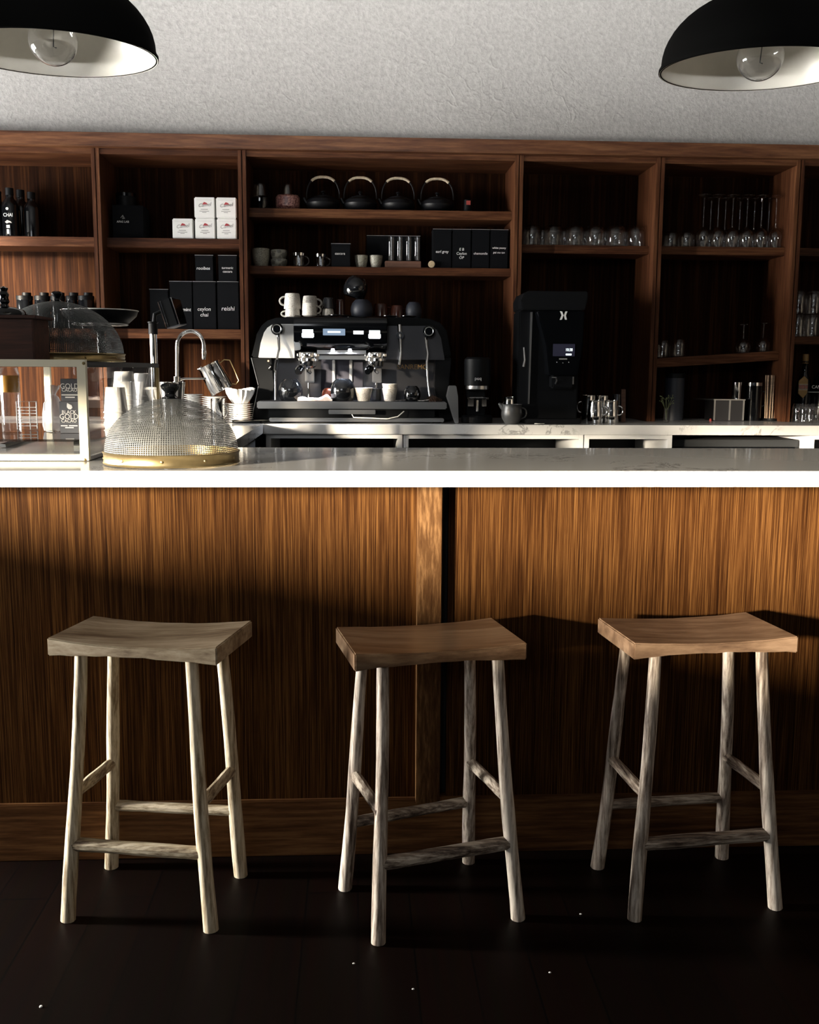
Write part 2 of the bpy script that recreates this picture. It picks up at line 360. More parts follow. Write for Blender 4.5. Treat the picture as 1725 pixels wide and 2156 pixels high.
def text(s, loc, size, mat, root, name='lettering', shear=0.0, align='CENTER', bold=0.0, space=1.0, width=1.0, lines=1.0):
    cu = bpy.data.curves.new(name, 'FONT'); cu.body = s; cu.size = size; cu.align_x = align; cu.align_y = 'CENTER'
    cu.extrude = .0003; cu.offset = bold; cu.shear = shear; cu.space_character = space; cu.space_line = lines
    cu.resolution_u = 3; cu.materials.append(MT[mat])
    tmp = bpy.data.objects.new('tmp', cu); COL.objects.link(tmp)
    me = bpy.data.meshes.new_from_object(tmp.evaluated_get(bpy.context.evaluated_depsgraph_get()))
    bpy.data.objects.remove(tmp); bpy.data.curves.remove(cu); me.name = name
    o = bpy.data.objects.new(name, me); COL.objects.link(o); o.parent = root
    org = Vector(root.location) + (Vector(root.parent.location) if root.parent else Vector((0, 0, 0)))
    o.location = Vector(loc)-org; o.rotation_euler = (PI/2, 0, 0); o.scale = (width, 1, 1)
    return o

# ------------------------------------------------------------------ key heights and depths
ZB = 1.10                     # both worktops
YB0, YB1 = 2.266, 2.951       # bar worktop front and back
YP = 2.61                     # bar front panel
YC = 4.19                     # back counter front edge
YD, YS, YBK = 4.50, 4.58, 4.80  # shelving: upright fronts, shelf fronts, back panel
ZT = 2.258                    # shelving top
XL, XR, YF, ZC = -3.0, 3.3, -2.8, 3.3   # room

# ------------------------------------------------------------------ room
struct(MB().box(XL, XR, YF, 5.0, -.05, 0), 'floor', 'floor')
struct(MB().box(XL, XR, YF, 5.0, ZC, ZC+.05), 'ceiling', 'ceil')
wb = MB().box(XL, XR, 4.9, 5.0, 0, ZC); wb.box(XL, XR, 4.53, 4.9, ZT+.062, ZC)
struct(wb, 'wall_back', 'plaster', smooth=0)
struct(MB().box(XR, XR+.1, YF, 5.0, 0, ZC), 'wall_right', 'room')
def wall_with(name, mat, along, lo, hi, at, thick, holes):
    """upright wall along X or Y with rectangular openings (a0, a1, z0, z1), not overlapping along the wall"""
    m = MB()
    def bx(a0, a1, z0, z1):
        if a1-a0 < 1e-4 or z1-z0 < 1e-4: return
        if along == 'Y': m.box(at-thick, at, a0, a1, z0, z1)
        else: m.box(a0, a1, at-thick, at, z0, z1)
    c = lo
    for a0, a1, z0, z1 in sorted(holes):
        bx(c, a0, 0, ZC); bx(a0, a1, 0, z0); bx(a0, a1, z1, ZC); c = a1
    bx(c, hi, 0, ZC)
    return struct(m, name, mat)
WIN1 = (-.10, .64, 1.255, 1.47)      # unseen left-wall slots, heads stepped to trim the sun beam (a0, a1, z0, z1)
SLOT1B = (-1.10, -.10, 1.298, 1.60)
SLOT1C = (-2.40, -1.10, 1.31, 1.73)
DOOR = (2.38, 2.75, .06, 1.69)
SLOT5 = (1.12, 1.92, 1.27, 1.69)      # unseen slot added to let sun reach the cups and plates       # glazed side door in the left wall
WIN4 = (2.95, 4.20, 1.16, 2.08)       # window at the end of the back counter
WIN3 = (-2.2, 1.6, 1.25, 2.15)       # window in the wall behind the viewer
wall_with('wall_left', 'room', 'Y', YF, 5.0, XL, .1, [WIN1, SLOT1B, SLOT1C, SLOT5, DOOR, WIN4])
SLOT6 = (-2.7, -.5, 2.40, 3.20)       # unseen high opening above it, added for streaks on the glasses
m = MB()
for a0, a1, z0, z1 in ((XL, -2.7, 0, ZC), (1.6, XR, 0, ZC), (-2.7, 1.6, 0, 1.25), (-2.7, 1.6, 2.15, 2.40), (-2.7, 1.6, 3.20, ZC), (-2.7, -2.2, 1.25, 2.15), (-.5, 1.6, 2.40, 3.20)):
    m.box(a0, a1, YF-.1, YF, z0, z1)
struct(m, 'wall_front', 'room')
def frame(name, along, at, h, t=.05, bars=(), hbars=()):
    a0, a1, z0, z1 = h; m = MB()
    def bx(p0, p1, q0, q1):
        if along == 'Y': m.box(at-.08, at-.03, p0, p1, q0, q1)
        else: m.box(p0, p1, at-.08, at-.03, q0, q1)
    bx(a0, a0+t*.5, z0, z1); bx(a1-t*.5, a1, z0, z1); bx(a0, a1, z0, z0+t*.3); bx(a0, a1, z1-t*.3, z1)
    for b in bars: bx(b-t*.4, b+t*.4, z0, z1)
    for b in hbars: bx(a0, a1, b-t*.4, b+t*.4)
    return struct(m, name, 'black')
frame('sun_slot_1', 'Y', XL, WIN1, t=.02)
frame('sun_slot_2', 'Y', XL, SLOT1B, t=.02)
frame('sun_slot_3', 'Y', XL, SLOT1C, t=.02)
frame('door_1', 'Y', XL, DOOR)
frame('window_3', 'Y', XL, WIN4, bars=(3.58,))
frame('sun_slot_4', 'Y', XL, SLOT5)
frame('glint_slot', 'X', YF, SLOT6, bars=(-1.97, -1.23))
frame('window_2', 'X', YF, WIN3, bars=(-1.25, -.3, .65))

# ------------------------------------------------------------------ bar
bar = thing('bar_counter', (0, YP, 0), 'long veneered bar front under the white worktop, behind the three stools', 'bar counter')
xg0, xg1 = P(880, 1100, YP-.04).x, P(932, 1100, YP-.04).x
MB().box(-2.4, xg0+.01, YP, YP+.03, .16, ZB-.038).build('front_panel', 'panel', bar, smooth=0)
MB().box(xg1+.02, 2.6, YP, YP+.03, .16, ZB-.038).build('front_panel', 'panel', bar, smooth=0)
MB().box(xg0, xg1, YP-.042, YP+.02, .16, ZB-.038).build('batten', 'batten', bar, bevel=.002)
MB().box(-2.4, 2.6, YP-.012, YP+.03, 0, .162).build('plinth', 'skirt', bar, bevel=.003)
MB().box(-2.4, 2.6, YP+.03, YB1-.02, .0, ZB-.038).build('carcass', 'dark_in', bar, smooth=0)
MB().box(-2.9, 2.7, YB0, YB1, ZB-.038, ZB-.0007).solo('bar_worktop', 'quartz', (0, YB0, ZB-.038), 'white veined quartz slab along the top of the bar', 'worktop', bevel=.0025)
XRT = -.392
MB().box(-2.9, XRT, YB1+.002, YC-.002, ZB-.04, ZB-.0007).solo('return_worktop', 'quartz', (XRT, YB1, ZB-.04), 'white worktop bridging the bar and the back counter behind the mesh dome', 'worktop', bevel=.002)
rc = thing('return_cabinet', (-1.2, 3.6, 0), 'dark cabinet closing the gap under the bridging worktop', 'cabinet')
MB().box(-2.4, XRT-.03, YB1+.002, YC-.03, 0, ZB-.04).build('carcass', 'dark_in', rc, smooth=0)
MB().box(-2.9, 3.2, YC, YBK+.08, ZB-.042, ZB-.0007).solo('back_worktop', 'quartz2', (0, YC, ZB-.042), 'grey veined quartz worktop under the shelving and coffee machines', 'worktop', bevel=.002)

# base cabinets under the back worktop
def base_cab(x0, x1, label, shelf=True):
    a, b = P(x0, 925, YC+.03).x, P(x1, 925, YC+.03).x
    t = thing('base_cabinet', ((a+b)/2, YC+.03, 0), label, 'cabinet', 'open cabinets under the back counter')
    y0, y1 = YC+.03, YC+.55; w = .021
    MB().box(a, a+w, y0, y1, 0, ZB-.044).build('side_panel', 'cab', t, bevel=.001)
    MB().box(b-w, b, y0, y1, 0, ZB-.044).build('side_panel', 'cab', t, bevel=.001)
    MB().box(a+w, b-w, y0, y1, ZB-.062, ZB-.044).build('top_panel', 'cab', t, bevel=.001)
    MB().box(a+w, b-w, y0+.02, y1, .5, .52).build('shelf', 'cab', t)
    MB().box(a+w, b-w, y1-.02, y1, 0, ZB-.062).build('back_panel', 'dark_in', t)
base_cab(560, 848, 'open pale cabinet under the espresso machine')
base_cab(850, 1229, 'wide open pale cabinet below the grey jug and black grinder')
base_cab(1231, 1416, 'narrow open pale cabinet below the steel jugs')
base_cab(1706, 1990, 'open pale cabinet below the bottles at the end of the counter')
ug = thing('undercounter_fridge', (P(1560, 925, YC+.05).x, YC+.05, 0), 'dark recessed undercounter fridge between two pale cabinets', 'fridge')
fa, fb = P(1417, 925, YC+.03).x+.006, P(1706, 925, YC+.03).x-.006
MB().box(fa, fb, YC+.12, YC+.55, 0, ZB-.07).build('body', 'dark_in', ug, bevel=.004)
MB().box(fa+.02, fb-.02, YC+.10, YC+.118, .1, ZB-.1).build('door', 'blackgloss', ug, bevel=.003)

# ------------------------------------------------------------------ shelving
MB().box(-2.9, 3.28, 4.47, 4.56, ZT, ZT+.058).solo('trim_1', 'cornice', (0, 4.47, ZT), None, None, bevel=.003)['kind'] = 'structure'
BT = .018
def unit(x0, x1, label, shelves):
    t = thing('shelving_unit', ((x0+x1)/2, YD, ZB), label, 'shelving unit', 'wooden shelving units along the back wall')
    MB().box(x0+.0015, x0+BT, YD, YBK+.02, ZB, ZT).build('side_panel', 'shelf_z', t, bevel=.0015)
    MB().box(x1-BT, x1-.0015, YD, YBK+.02, ZB, ZT).build('side_panel', 'shelf_z', t, bevel=.0015)
    MB().box(x0+BT, x1-BT, YD+.006, YBK+.02, ZT-.024, ZT).build('top_panel', 'shelf_x', t, bevel=.0015)
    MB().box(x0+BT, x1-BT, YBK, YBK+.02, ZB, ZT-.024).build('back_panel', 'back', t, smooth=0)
    for z, th, tilt in shelves:
        m = MB().box(x0+BT, x1-BT, YS, YBK, z-th, z-.0007)
        if tilt:
            xm = (x0+x1)/2; m.v = [(x, y, zz+(x-xm)/(x1-x0)*tilt) for x, y, zz in m.v]
        m.build('shelf', 'shelf_x', t, bevel=.0015)
UX = (-2.35, -1.118, -.495, .711, 1.339, 1.969, 3.15)
Z1a, Z1b, Z2a, Z2b = 1.897, 1.502, 1.896, 1.502
Z3a, Z3b, Z4a, Z5a, Z6a, Z6b = 2.031, 1.782, 1.888, 1.889, 1.888, 1.491
unit(UX[0], UX[1], 'wooden shelving unit holding the chai bottles and black canisters', [(Z1a, .042, 0), (Z1b, .042, 0)])
unit(UX[1], UX[2], 'wooden shelving unit holding the white cartons and black tea boxes', [(Z2a, .042, 0), (Z2b, .042, 0)])
unit(UX[2], UX[3], 'widest wooden shelving unit with two shelves above the espresso machine', [(Z3a, .039, 0), (Z3b, .036, 0)])
unit(UX[3], UX[4], 'wooden shelving unit with one shelf of tumblers above the black grinder', [(Z4a, .037, 0)])
Z5L, Z5R = 1.384, 1.424
unit(UX[4], UX[5], 'wooden shelving unit with stemmed glasses and a slanting lower shelf', [(Z5a, .037, 0), ((Z5L+Z5R)/2, .043, .042)])
unit(UX[5], UX[6], 'wooden shelving unit cut by the picture edge, with bottles on its counter', [(Z6a, .036, 0), (Z6b, .035, 0)])

# ------------------------------------------------------------------ stools
def stool(label, seat_px, th_px, legs_px, feet_px, zt, dip, wood_leg, wood_seat, rl):
    fl, fr, br, bl = [PZ(x, y, zt) for x, y in seat_px]
    c = (fl+fr+br+bl)/4
    t = thing('bar_stool', (c.x, c.y, 0), label, 'stool', 'wooden saddle stools at the bar')
    ax = ((fr-fl)+(br-bl)).normalized(); ay = Vector((-ax.y, ax.x, 0))
    seat = MB(); n = 14; th = th_px
    vs = []; fs = []
    rnd = random.Random(len(label))
    for i in range(n+1):
        u = i/n; s = 4*u*(1-u)
        f = fl.lerp(fr, u); b = bl.lerp(br, u)
        w = rnd.uniform(-.0015, .0015)
        for j, p in enumerate((f, f.lerp(b, .5), b)):
            d = dip*s + (.003*s if j == 1 else 0)
            vs.append((p.x, p.y, zt-d+w*.4))
        for j, p in enumerate((f, f.lerp(b, .5), b)):
            vs.append((p.x, p.y, zt-th+.007*s+w))
    for i in range(n):
        a, b = i*6, (i+1)*6
        fs += [(a, b, b+1, a+1), (a+1, b+1, b+2, a+2), (a+3, a+4, b+4, b+3), (a+4, a+5, b+5, b+4), (a, a+3, b+3, b), (a+2, b+2, b+5, a+5)]
    e = n*6
    fs += [(0, 1, 4, 3), (1, 2, 5, 4), (e, e+3, e+4, e+1), (e+1, e+4, e+5, e+2)]
    seat.add(vs, fs)
    so = seat.build('seat', wood_seat, t, bevel=.003)
    tops = []
    for k, (x, y) in enumerate(legs_px):
        e0, e1 = (fl, fr) if k < 2 else (bl, br); Yt_ = (e0.y+e1.y)/2
        for _ in range(3):
            X_ = P(x, y, Yt_).x; u = (X_-e0.x)/(e1.x-e0.x); Yt_ = e0.y+(e1.y-e0.y)*u + (.034 if k < 2 else -.040)
        tops.append(Vector((X_, Yt_, zt-th+.002))); feet = [PZ(x, y, 0) for x, y in feet_px]
    # keep leg tops under the seat
    pts = {}
    for k, (a, b) in enumerate(zip(tops, feet)):
        b = b + Vector((0, rl, 0))
        path = []; rs = []
        for i in range(13):
            u = i/12; p = a.lerp(b, u)
            p.x += .0022*sin(u*5+k*2.1); p.y += .002*sin(u*4+k)
            path.append(p); rs.append(rl*(.80+.20*u)*(1+.03*sin(u*11+k*1.7)+rnd.uniform(-.02, .02)))
        path[0].z += .010
        path[-1].z = 0
        pts[k] = (a, b)
        MB().tube(path, rs, 14).build('leg', wood_leg, t)
    def on(k, z):
        a, b = pts[k]; return a.lerp(b, (a.z-z)/(a.z-b.z))
    for (i, j, z, r) in ((0, 1, .19, .0165), (2, 3, .185, .014), (0, 2, .315, .014), (1, 3, .31, .014)):
        a, b = on(i, z), on(j, z+rnd.uniform(-.008, .008)); d = (b-a).normalized()*.004
        path = [a.lerp(b, q/8)-d for q in range(9)]
        MB().tube(path, [r*(1+rnd.uniform(-.06, .06)) for _ in path], 10).build('stretcher', wood_leg+('_x' if i//2 == j//2 else '_y'), t)
    return t
stool('pale weathered wooden saddle stool with light legs, in front of the brass mesh dome',
      [(98, 1343), (456, 1363), (531, 1306), (196, 1296)], .044,
      [(172, 1392), (402, 1404), (243, 1388), (466, 1404)], [(141, 1945), (441, 1966), (231, 1832), (507, 1851)], .70, .012, 'stool_a', 'stool_a_seat', .0185)
stool('smooth brown saddle stool standing before the dark gap in the bar panels',
      [(747, 1377), (1111, 1354), (1036, 1300), (707, 1319)], .041,
      [(806, 1414), (1046, 1396), (768, 1418), (988, 1397)], [(799, 1993), (1092, 1941), (726, 1878), (990, 1822)], .70, .008, 'stool_b', 'stool_b_seat', .0175)
stool('rough brown saddle stool with a cracked pinkish end, below the brightest bar panel',
      [(1336, 1354), (1683, 1340), (1572, 1288), (1259, 1300)], .040,
      [(1380, 1392), (1602, 1382), (1322, 1384), (1532, 1380)], [(1342, 1943), (1637, 1918), (1261, 1832), (1527, 1812)], .70, .009, 'stool_b', 'stool_c_seat', .018)

# ------------------------------------------------------------------ pendant lamps
def pendant(c, label, tilt):
    R = .205; t = thing('pendant_lamp', c, label, 'lamp', 'black dome pendant lamps over the bar')
    c = Vector(c)
    outer = [(R+.003, -.004), (R+.004, .0), (R, .012)] + [(R*cos(a), .012+.142*sin(a)) for a in [PI/2*i/14 for i in range(1, 13)]] + [(.036, .156), (.034, .20), (.026, .215), (1e-4, .215)]
    inner = [(R+.003, -.004), (R-.003, -.002), (R-.004, .010)] + [((R-.005)*cos(a), .010+.138*sin(a)) for a in [PI/2*i/14 for i in range(1, 14)]] + [(1e-4, .148)]
    MB().lathe(outer, c, 64).build('shade', 'lamp_out', t)
    MB().lathe(inner, c, 64).build('shade_lining', 'lamp_in', t)
    rm = MB().lathe([(R+.0045, -.003), (R+.0045, .003), (R-.001, .003), (R-.001, -.004), (R+.0045, -.003)], c, 64).build('rim', 'lamp_out', t)
    b = c + Vector((0, 0, .024))
    MB().lathe([(1e-4, -.049)]+[(.049*sin(a), -.049*cos(a)) for a in [PI*i/18 for i in range(1, 16)]]+[(.016, .058), (.014, .085)], b, 32).build('bulb', 'bulb', t)
    MB().lathe([(.02, .075), (.02, .15), (1e-4, .15)], b, 20).build('bulb_socket', 'black', t)
    MB().tube([b+Vector((0, 0, .075)), b+Vector((.002, 0, .02)), b+Vector((0, 0, -.012)), b+Vector((.006, 0, -.014))], .0012, 6).build('filament', 'black', t)
    MB().cyl(c+Vector((0, 0, .21)), Vector((c.x, c.y, ZC)), .005).build('cord', 'black', t)
    t.rotation_euler = (tilt, 0, 0)
pendant((-.622, 2.2, 1.969), 'black dome pendant with a clear bulb, over the display case', .06)
pendant((.859, 2.2, 1.969), 'black dome pendant with a clear bulb and chipped rim, over the stemmed glasses', .06)

# ------------------------------------------------------------------ generic crockery
def lathe_cup(r0, r1, h, wall=.003, belly=None):
    """open cup profile, base at z 0"""
    o = [(1e-4, 0), (r0*.92, 0), (r0, .003)]
    n = 8
    for i in range(1, n+1):
        u = i/n; r = r0+(r1-r0)*u + (belly*sin(PI*u) if belly else 0); o.append((r, .003+(h-.003)*u))
    i_ = [(max(r-wall, 1e-4), z) for r, z in reversed(o[3:])]
    return o + [(r1-wall*.5, h+.0008)] + i_ + [(r0*.8, .006), (1e-4, .006)]
def flip(prof, h): return [(r, h-z) for r, z in reversed(prof)]
def ring_handle(c, r, out, h, th, ang):
    """D handle on a cup: c axis point at handle mid height"""
    c = Vector(c); d = Vector((cos(ang), sin(ang), 0))
    pts = [c + d*(r-.0015) + Vector((0, 0, h/2))]
    for i in range(9):
        a = PI/2-PI*i/8; pts.append(c + d*(r+out*cos(a)) + Vector((0, 0, h/2*sin(a))))
    pts.append(c + d*(r-.0015) + Vector((0, 0, -h/2)))
    return MB().tube(pts, th, 8)

# ------------------------------------------------------------------ shelf 1: chai bottles, canisters
def bottle_chai(px, Y, label, top):
    x = P(px, 450, Y).x; z = Z1a; h = P(px, top, Y).z - z; r = .0355
    t = thing('chai_bottle', (x, Y, z), label, 'bottle', 'black chai bottles on the shelf')
    MB().lathe([(1e-4, 0), (r-.003, 0), (r, .004), (r, h*.62), (r*.9, h*.70), (r*.5, h*.79), (.0165, h*.83), (.0165, h*.86)], (x, Y, z), 28).build('body', 'blackgloss', t)
    MB().lathe([(.0175, h*.85), (.0175, h*.995), (.016, h), (1e-4, h)], (x, Y, z), 24).build('cap', 'black', t)
    return t, x, z, h, r
t, x, z, h, r = bottle_chai(22, YS+.05, 'black bottle with white chai lettering, at the shelf front', 396)
text('CHAI', (x+.001, YS+.05-r-.001, z+h*.43), .022, 'ink', t, 'lettering', width=.8, bold=.00015)
MB().cyl((x-.002, YS+.05-r-.0008, z+h*.56), (x-.002, YS+.05-r+.001, z+h*.56), .006).build('emblem', 'ink', t)
MB().prism([(x-.014, z+h*.29), (x-.004, z+h*.33), (x+.012, z+h*.30), (x+.016, z+h*.27), (x+.004, z+h*.28), (x-.006, z+h*.26)], YS+.05-r-.001, YS+.05-r+.001).build('emblem', 'cloth', t)
MB().box(x-.008, x+.006, YS+.05-r-.001, YS+.05-r+.001, z+h*.17, z+h*.23).build('emblem', 'ink', t)
MB().box(x-.007, x+.002, YS+.05-r-.001, YS+.05-r+.001, z+h*.05, z+h*.145).build('emblem', 'ink', t)
for px, Y, tp, lb in ((-4, YS+.085, 403, 'black bottle cut by the picture edge beside the chai bottle'), (45, YS+.165, 400, 'black bottle with an amber strip label, behind the chai bottle'), (67, YS+.08, 405, 'outer black bottle with a dim strip label, next to the empty shelf')):
    t, x, z, h, r = bottle_chai(px, Y, lb, tp)
    if px > 0:
        MB().box(x-.013 if px > 50 else x-.008, x-.004 if px > 50 else x+.004, Y-r-.001, Y-r+.004, z+h*.12, z+h*.57).build('label', 'gold' if px < 50 else 'band_dark', t)
def canister(px0, px1, top, Y, z, label, knob=True, mat='blackgloss'):
    x0, x1, _, zt = rect(px0, px1, top, 690, Y); x = (x0+x1)/2; r = (x1-x0)/2; h = zt-z
    t = thing('black_canister', (x, Y, z), label, 'canister', 'black canisters on the lower shelf')
    MB().lathe([(1e-4, 0), (r, 0), (r, h*.84), (r*.97, h*.86), (r*.97, h*.87)], (x, Y, z), 28).build('body', mat, t)
    MB().lathe([(r*1.02, h*.87), (r*1.02, h*.99), (r*.98, h), (1e-4, h)], (x, Y, z), 28).build('lid', 'black', t)
    if knob: MB().lathe([(.02, h), (.02, h+.014), (1e-4, h+.014)], (x+.01, Y, z), 16).build('knob', 'black', t)
for a, b, lb in ((36, 70, 'black canister nearest the pepper mill'), (74, 106, 'black canister second from the pepper mill, behind the mesh dome'), (108, 138, 'black canister directly behind the mesh dome knob'), (140, 164, 'black canister between the dome knob and the end canister'), (166, 199, 'black canister at the end of the row against the upright')):
    canister(a, b, 623, YS+.08, Z1b, lb)

# ------------------------------------------------------------------ unit 2: white cartons, tea boxes
def carton(x0, x1, y0, y1, label, z0):
    Y = YS+.02
    X0, X1, za, zb = rect(x0, x1, y0, y1, Y); h = zb-za
    t = thing('white_carton', ((X0+X1)/2, Y, z0), label, 'carton', 'small white printed cartons')
    MB().box(X0, X1, Y, Y+.10, z0, z0+h).build('box', 'white', t, bevel=.004)
    xm = (X0+X1)/2-.002; w = X1-X0
    MB().prism([(xm-.008, z0+h*.66), (xm, z0+h*.77), (xm+.010, z0+h*.73), (xm+.018, z0+h*.65), (xm+.006, z0+h*.63)], Y-.0006, Y+.0005).build('logo', 'rink', t)
    o = text('Camel', (xm+.001, Y-.001, z0+h*.62), .022, 'dink', t, 'lettering', shear=.3); o.rotation_euler = (PI/2, -.13, 0)
    m = MB()
    for q, ww in ((.42, .34), (.33, .46), (.27, .2)): m.box(xm-w*ww/2, xm+w*ww/2, Y-.0005, Y+.0005, z0+h*q-.0012, z0+h*q+.0012)
    m.box(xm-w*.36, xm+w*.36, Y-.0004, Y+.0005, z0+h*.86, z0+h*.865)
    m.build('fine_print', 'dink', t)
    return h
hc = carton(411, 454, 459, 503, 'white carton under another, in the middle of the five', Z2a)
carton(409, 453, 414, 458, 'white carton on top of the middle stack', Z2a+hc+.001)
hc = carton(456.5, 498.5, 460, 504, 'white carton at the base of the stack touching the upright', Z2a)
carton(455, 498, 415, 459, 'white carton on top of the stack touching the upright', Z2a+hc+.001)
carton(363, 407, 458, 501, 'single white carton standing alone beside the stacks', Z2a)
Yb = YS+.03
X0, X1, za, zb = rect(237, 302, 428, 498, Yb)
t = thing('black_gift_box', ((X0+X1)/2, Yb, Z2a), 'square black box with a small white mountain mark and lettering', 'box')
MB().box(X0, X1, Yb, Yb+.14, Z2a, Z2a+(zb-za)).build('box', 'blackcard', t, bevel=.002)
xm = P(259, 470, Yb).x; zl = P(259, 467, Yb).z
text('APAS LAB', (xm, Yb-.001, zl), .0125, 'ink', t, bold=.0001)
za_ = P(259, 457, Yb).z
m = MB()
m.tube([(xm-.009, Yb-.001, za_-.004), (xm-.003, Yb-.001, za_+.004), (xm+.004, Yb-.001, za_-.007)], .0007, 6)
m.tube([(xm-.003, Yb-.001, za_-.007), (xm+.009, Yb-.001, za_-.007), (xm, Yb-.001, za_+.008), (xm-.003, Yb-.001, za_+.004)], .0007, 6)
m.build('emblem', 'ink', t)
xa, xb, _, zc = rect(240, 282, 400, 428, Yb+.03)
zt_ = Z2a+(zb-za)
t = thing('black_tin', ((xa+xb)/2, Yb+.07, zt_), 'round black tin on top of the black box with the mountain mark', 'tin')
rr = (xb-xa)/2
MB().lathe([(1e-4, .0005), (rr, .0005), (rr, .045), (rr*.98, .046)], (t.location.x, Yb+.07, zt_), 28).build('body', 'black', t)
MB().lathe([(rr*1.02, .046), (rr*1.02, .060), (rr, .061), (1e-4, .061)], (t.location.x, Yb+.07, zt_), 28).build('lid', 'blackgloss', t)

def tea_box(x0, x1, y0, y1, z0, label, words=None, tpx=None, size=.02, Y=YS+.025, name='tea_box', lines=1.1):
    X0, X1, za, zb = rect(x0, x1, y0, y1, Y); h = zb-za
    t = thing(name, ((X0+X1)/2, Y, z0), label, 'box', 'black tea boxes with white handwriting')
    MB().box(X0, X1, Y, Y+.09, z0, z0+h-.012).build('box', 'blackcard', t, bevel=.002)
    MB().box(X0-.0008, X1+.0008, Y-.0008, Y+.091, z0+h-.012, z0+h).build('lid', 'blackcard', t, bevel=.002)
    MB().box(X0-.0008, X1+.0008, Y-.0012, Y+.0005, z0+h-.0022, z0+h-.0004).build('edge', 'dink', t)
    if words:
        p = P(tpx[0], tpx[1], Y)
        o = text(words, (p.x, Y-.0012, p.z), size, 'ink', t, 'lettering', shear=.12, bold=.0001, lines=lines)
    return h
hb1 = tea_box(407, 455, 592, 693, Z2b, 'tall black tea box handwritten ceylon chai', 'ceylon\nchai', (430, 657), .023)
hb2 = tea_box(458, 503, 593, 694, Z2b, 'tall black tea box handwritten reishi', 'reishi', (480, 650), .027)
tea_box(358, 405, 591, 692, Z2b, 'tall black tea box handwritten mint, behind the tablet', 'mint', (393, 652), .021)
tea_box(316, 355, 608, 692, Z2b, 'shorter blank black tea box behind the tablet stand')
tea_box(411, 449, 535, 590, Z2b+hb1+.001, 'small black tea box handwritten rooibos', 'rooibos', (428, 565), .019)
tea_box(460, 499, 536, 591, Z2b+hb2+.001, 'small black tea box handwritten turmeric cascara', 'turmeric\ncascara', (479, 568), .0145)

# ------------------------------------------------------------------ unit 3, top shelf
def at(px, Y, z): return Vector((P(px, 500, Y).x, Y, z))
Y = YS+.09
t = thing('dark_carafe', at(550, Y, Z3a), 'dim dark glass jar with an upturned tumbler lid, at the shelf end', 'jar')
c = t.location
MB().lathe([(1e-4, 0), (.038, 0), (.040, .006), (.040, .055), (.030, .062), (.026, .063)], c, 24).build('body', 'smoke', t)
MB().lathe([(1e-4, .003), (.037, .003), (.037, .040), (1e-4, .040)], c, 24).build('contents', 'black', t)
MB().lathe(flip(lathe_cup(.028, .034, .058), .058), c+Vector((0, 0, .064)), 24).build('lid', 'glass', t)
Y = YS+.10
t = thing('pink_jar', at(607, Y, Z3a), 'squat glass jar of pink crystals with an upturned tumbler on top', 'jar')
c = t.location
MB().lathe([(1e-4, .0), (.042, .0), (.046, .006), (.056, .018), (.056, .060), (.050, .070), (.030, .072)], c, 32).build('jar', 'glass', t)
MB().lathe([(1e-4, .006), (.044, .008), (.0545, .019), (.0545, .060), (.048, .0685), (1e-4, .0695)], c, 32).build('contents', 'pink', t)
MB().lathe(flip(lathe_cup(.022, .029, .048), .048), c+Vector((0, 0, .073)), 24).build('lid', 'glass', t)

def kettle(px, label):
    Y = YS+.10
    t = thing('iron_kettle', at(px, Y, Z3a), label, 'kettle', 'black iron kettles on the top shelf'); c = t.location
    MB().lathe([(1e-4, 0), (.05, 0), (.058, .005), (.074, .022), (.077, .036), (.070, .052), (.052, .062), (.040, .064)], c, 36).build('body', 'iron', t)
    MB().lathe([(.042, .063), (.040, .068), (.020, .074), (.006, .076), (.005, .082), (.010, .087), (.008, .093), (1e-4, .095)], c, 28).build('lid', 'iron', t)
    MB().tube([c+Vector((-.064, 0, .036)), c+Vector((-.077, 0, .042)), c+Vector((-.083, 0, .053)), c+Vector((-.087, 0, .062))], [.013, .010, .008, .007], 10).build('spout', 'iron', t)
    def arc(a): return c + Vector((.074*(1 if cos(a)>0 else -1)*abs(cos(a))**.8, 0, .060+.094*sin(a)**.8 if sin(a) > 0 else .062))
    MB().tube([arc(PI*i/24) for i in range(25)], .0032, 8).build('handle', 'iron', t)
    MB().tube([arc(PI*(.28+.44*i/12)) for i in range(13)], [.0056+.0006*(i % 2) for i in range(13)], 10).build('handle_wrap', 'wrap', t)
    return t
k0 = kettle(681, 'black iron kettle nearest the pink jar')
for px, lb in ((759, 'second black iron kettle from the pink jar'), (838, 'third black iron kettle from the pink jar'), (920, 'black iron kettle at the row end, nearest the little red-labelled tin')):
    dup(k0, at(px, YS+.10, Z3a), lb)
t = thing('small_tin', at(984, YS+.07, Z3a), 'little black tin with a red square label, alone past the kettles', 'tin'); c = t.location
MB().lathe([(1e-4, 0), (.019, 0), (.019, .056), (.017, .058), (1e-4, .058)], c, 24).build('body', 'black', t)
MB().box(c.x-.008, c.x+.011, c.y-.0195, c.y-.012, c.z+.034, c.z+.052).build('label', 'red', t)

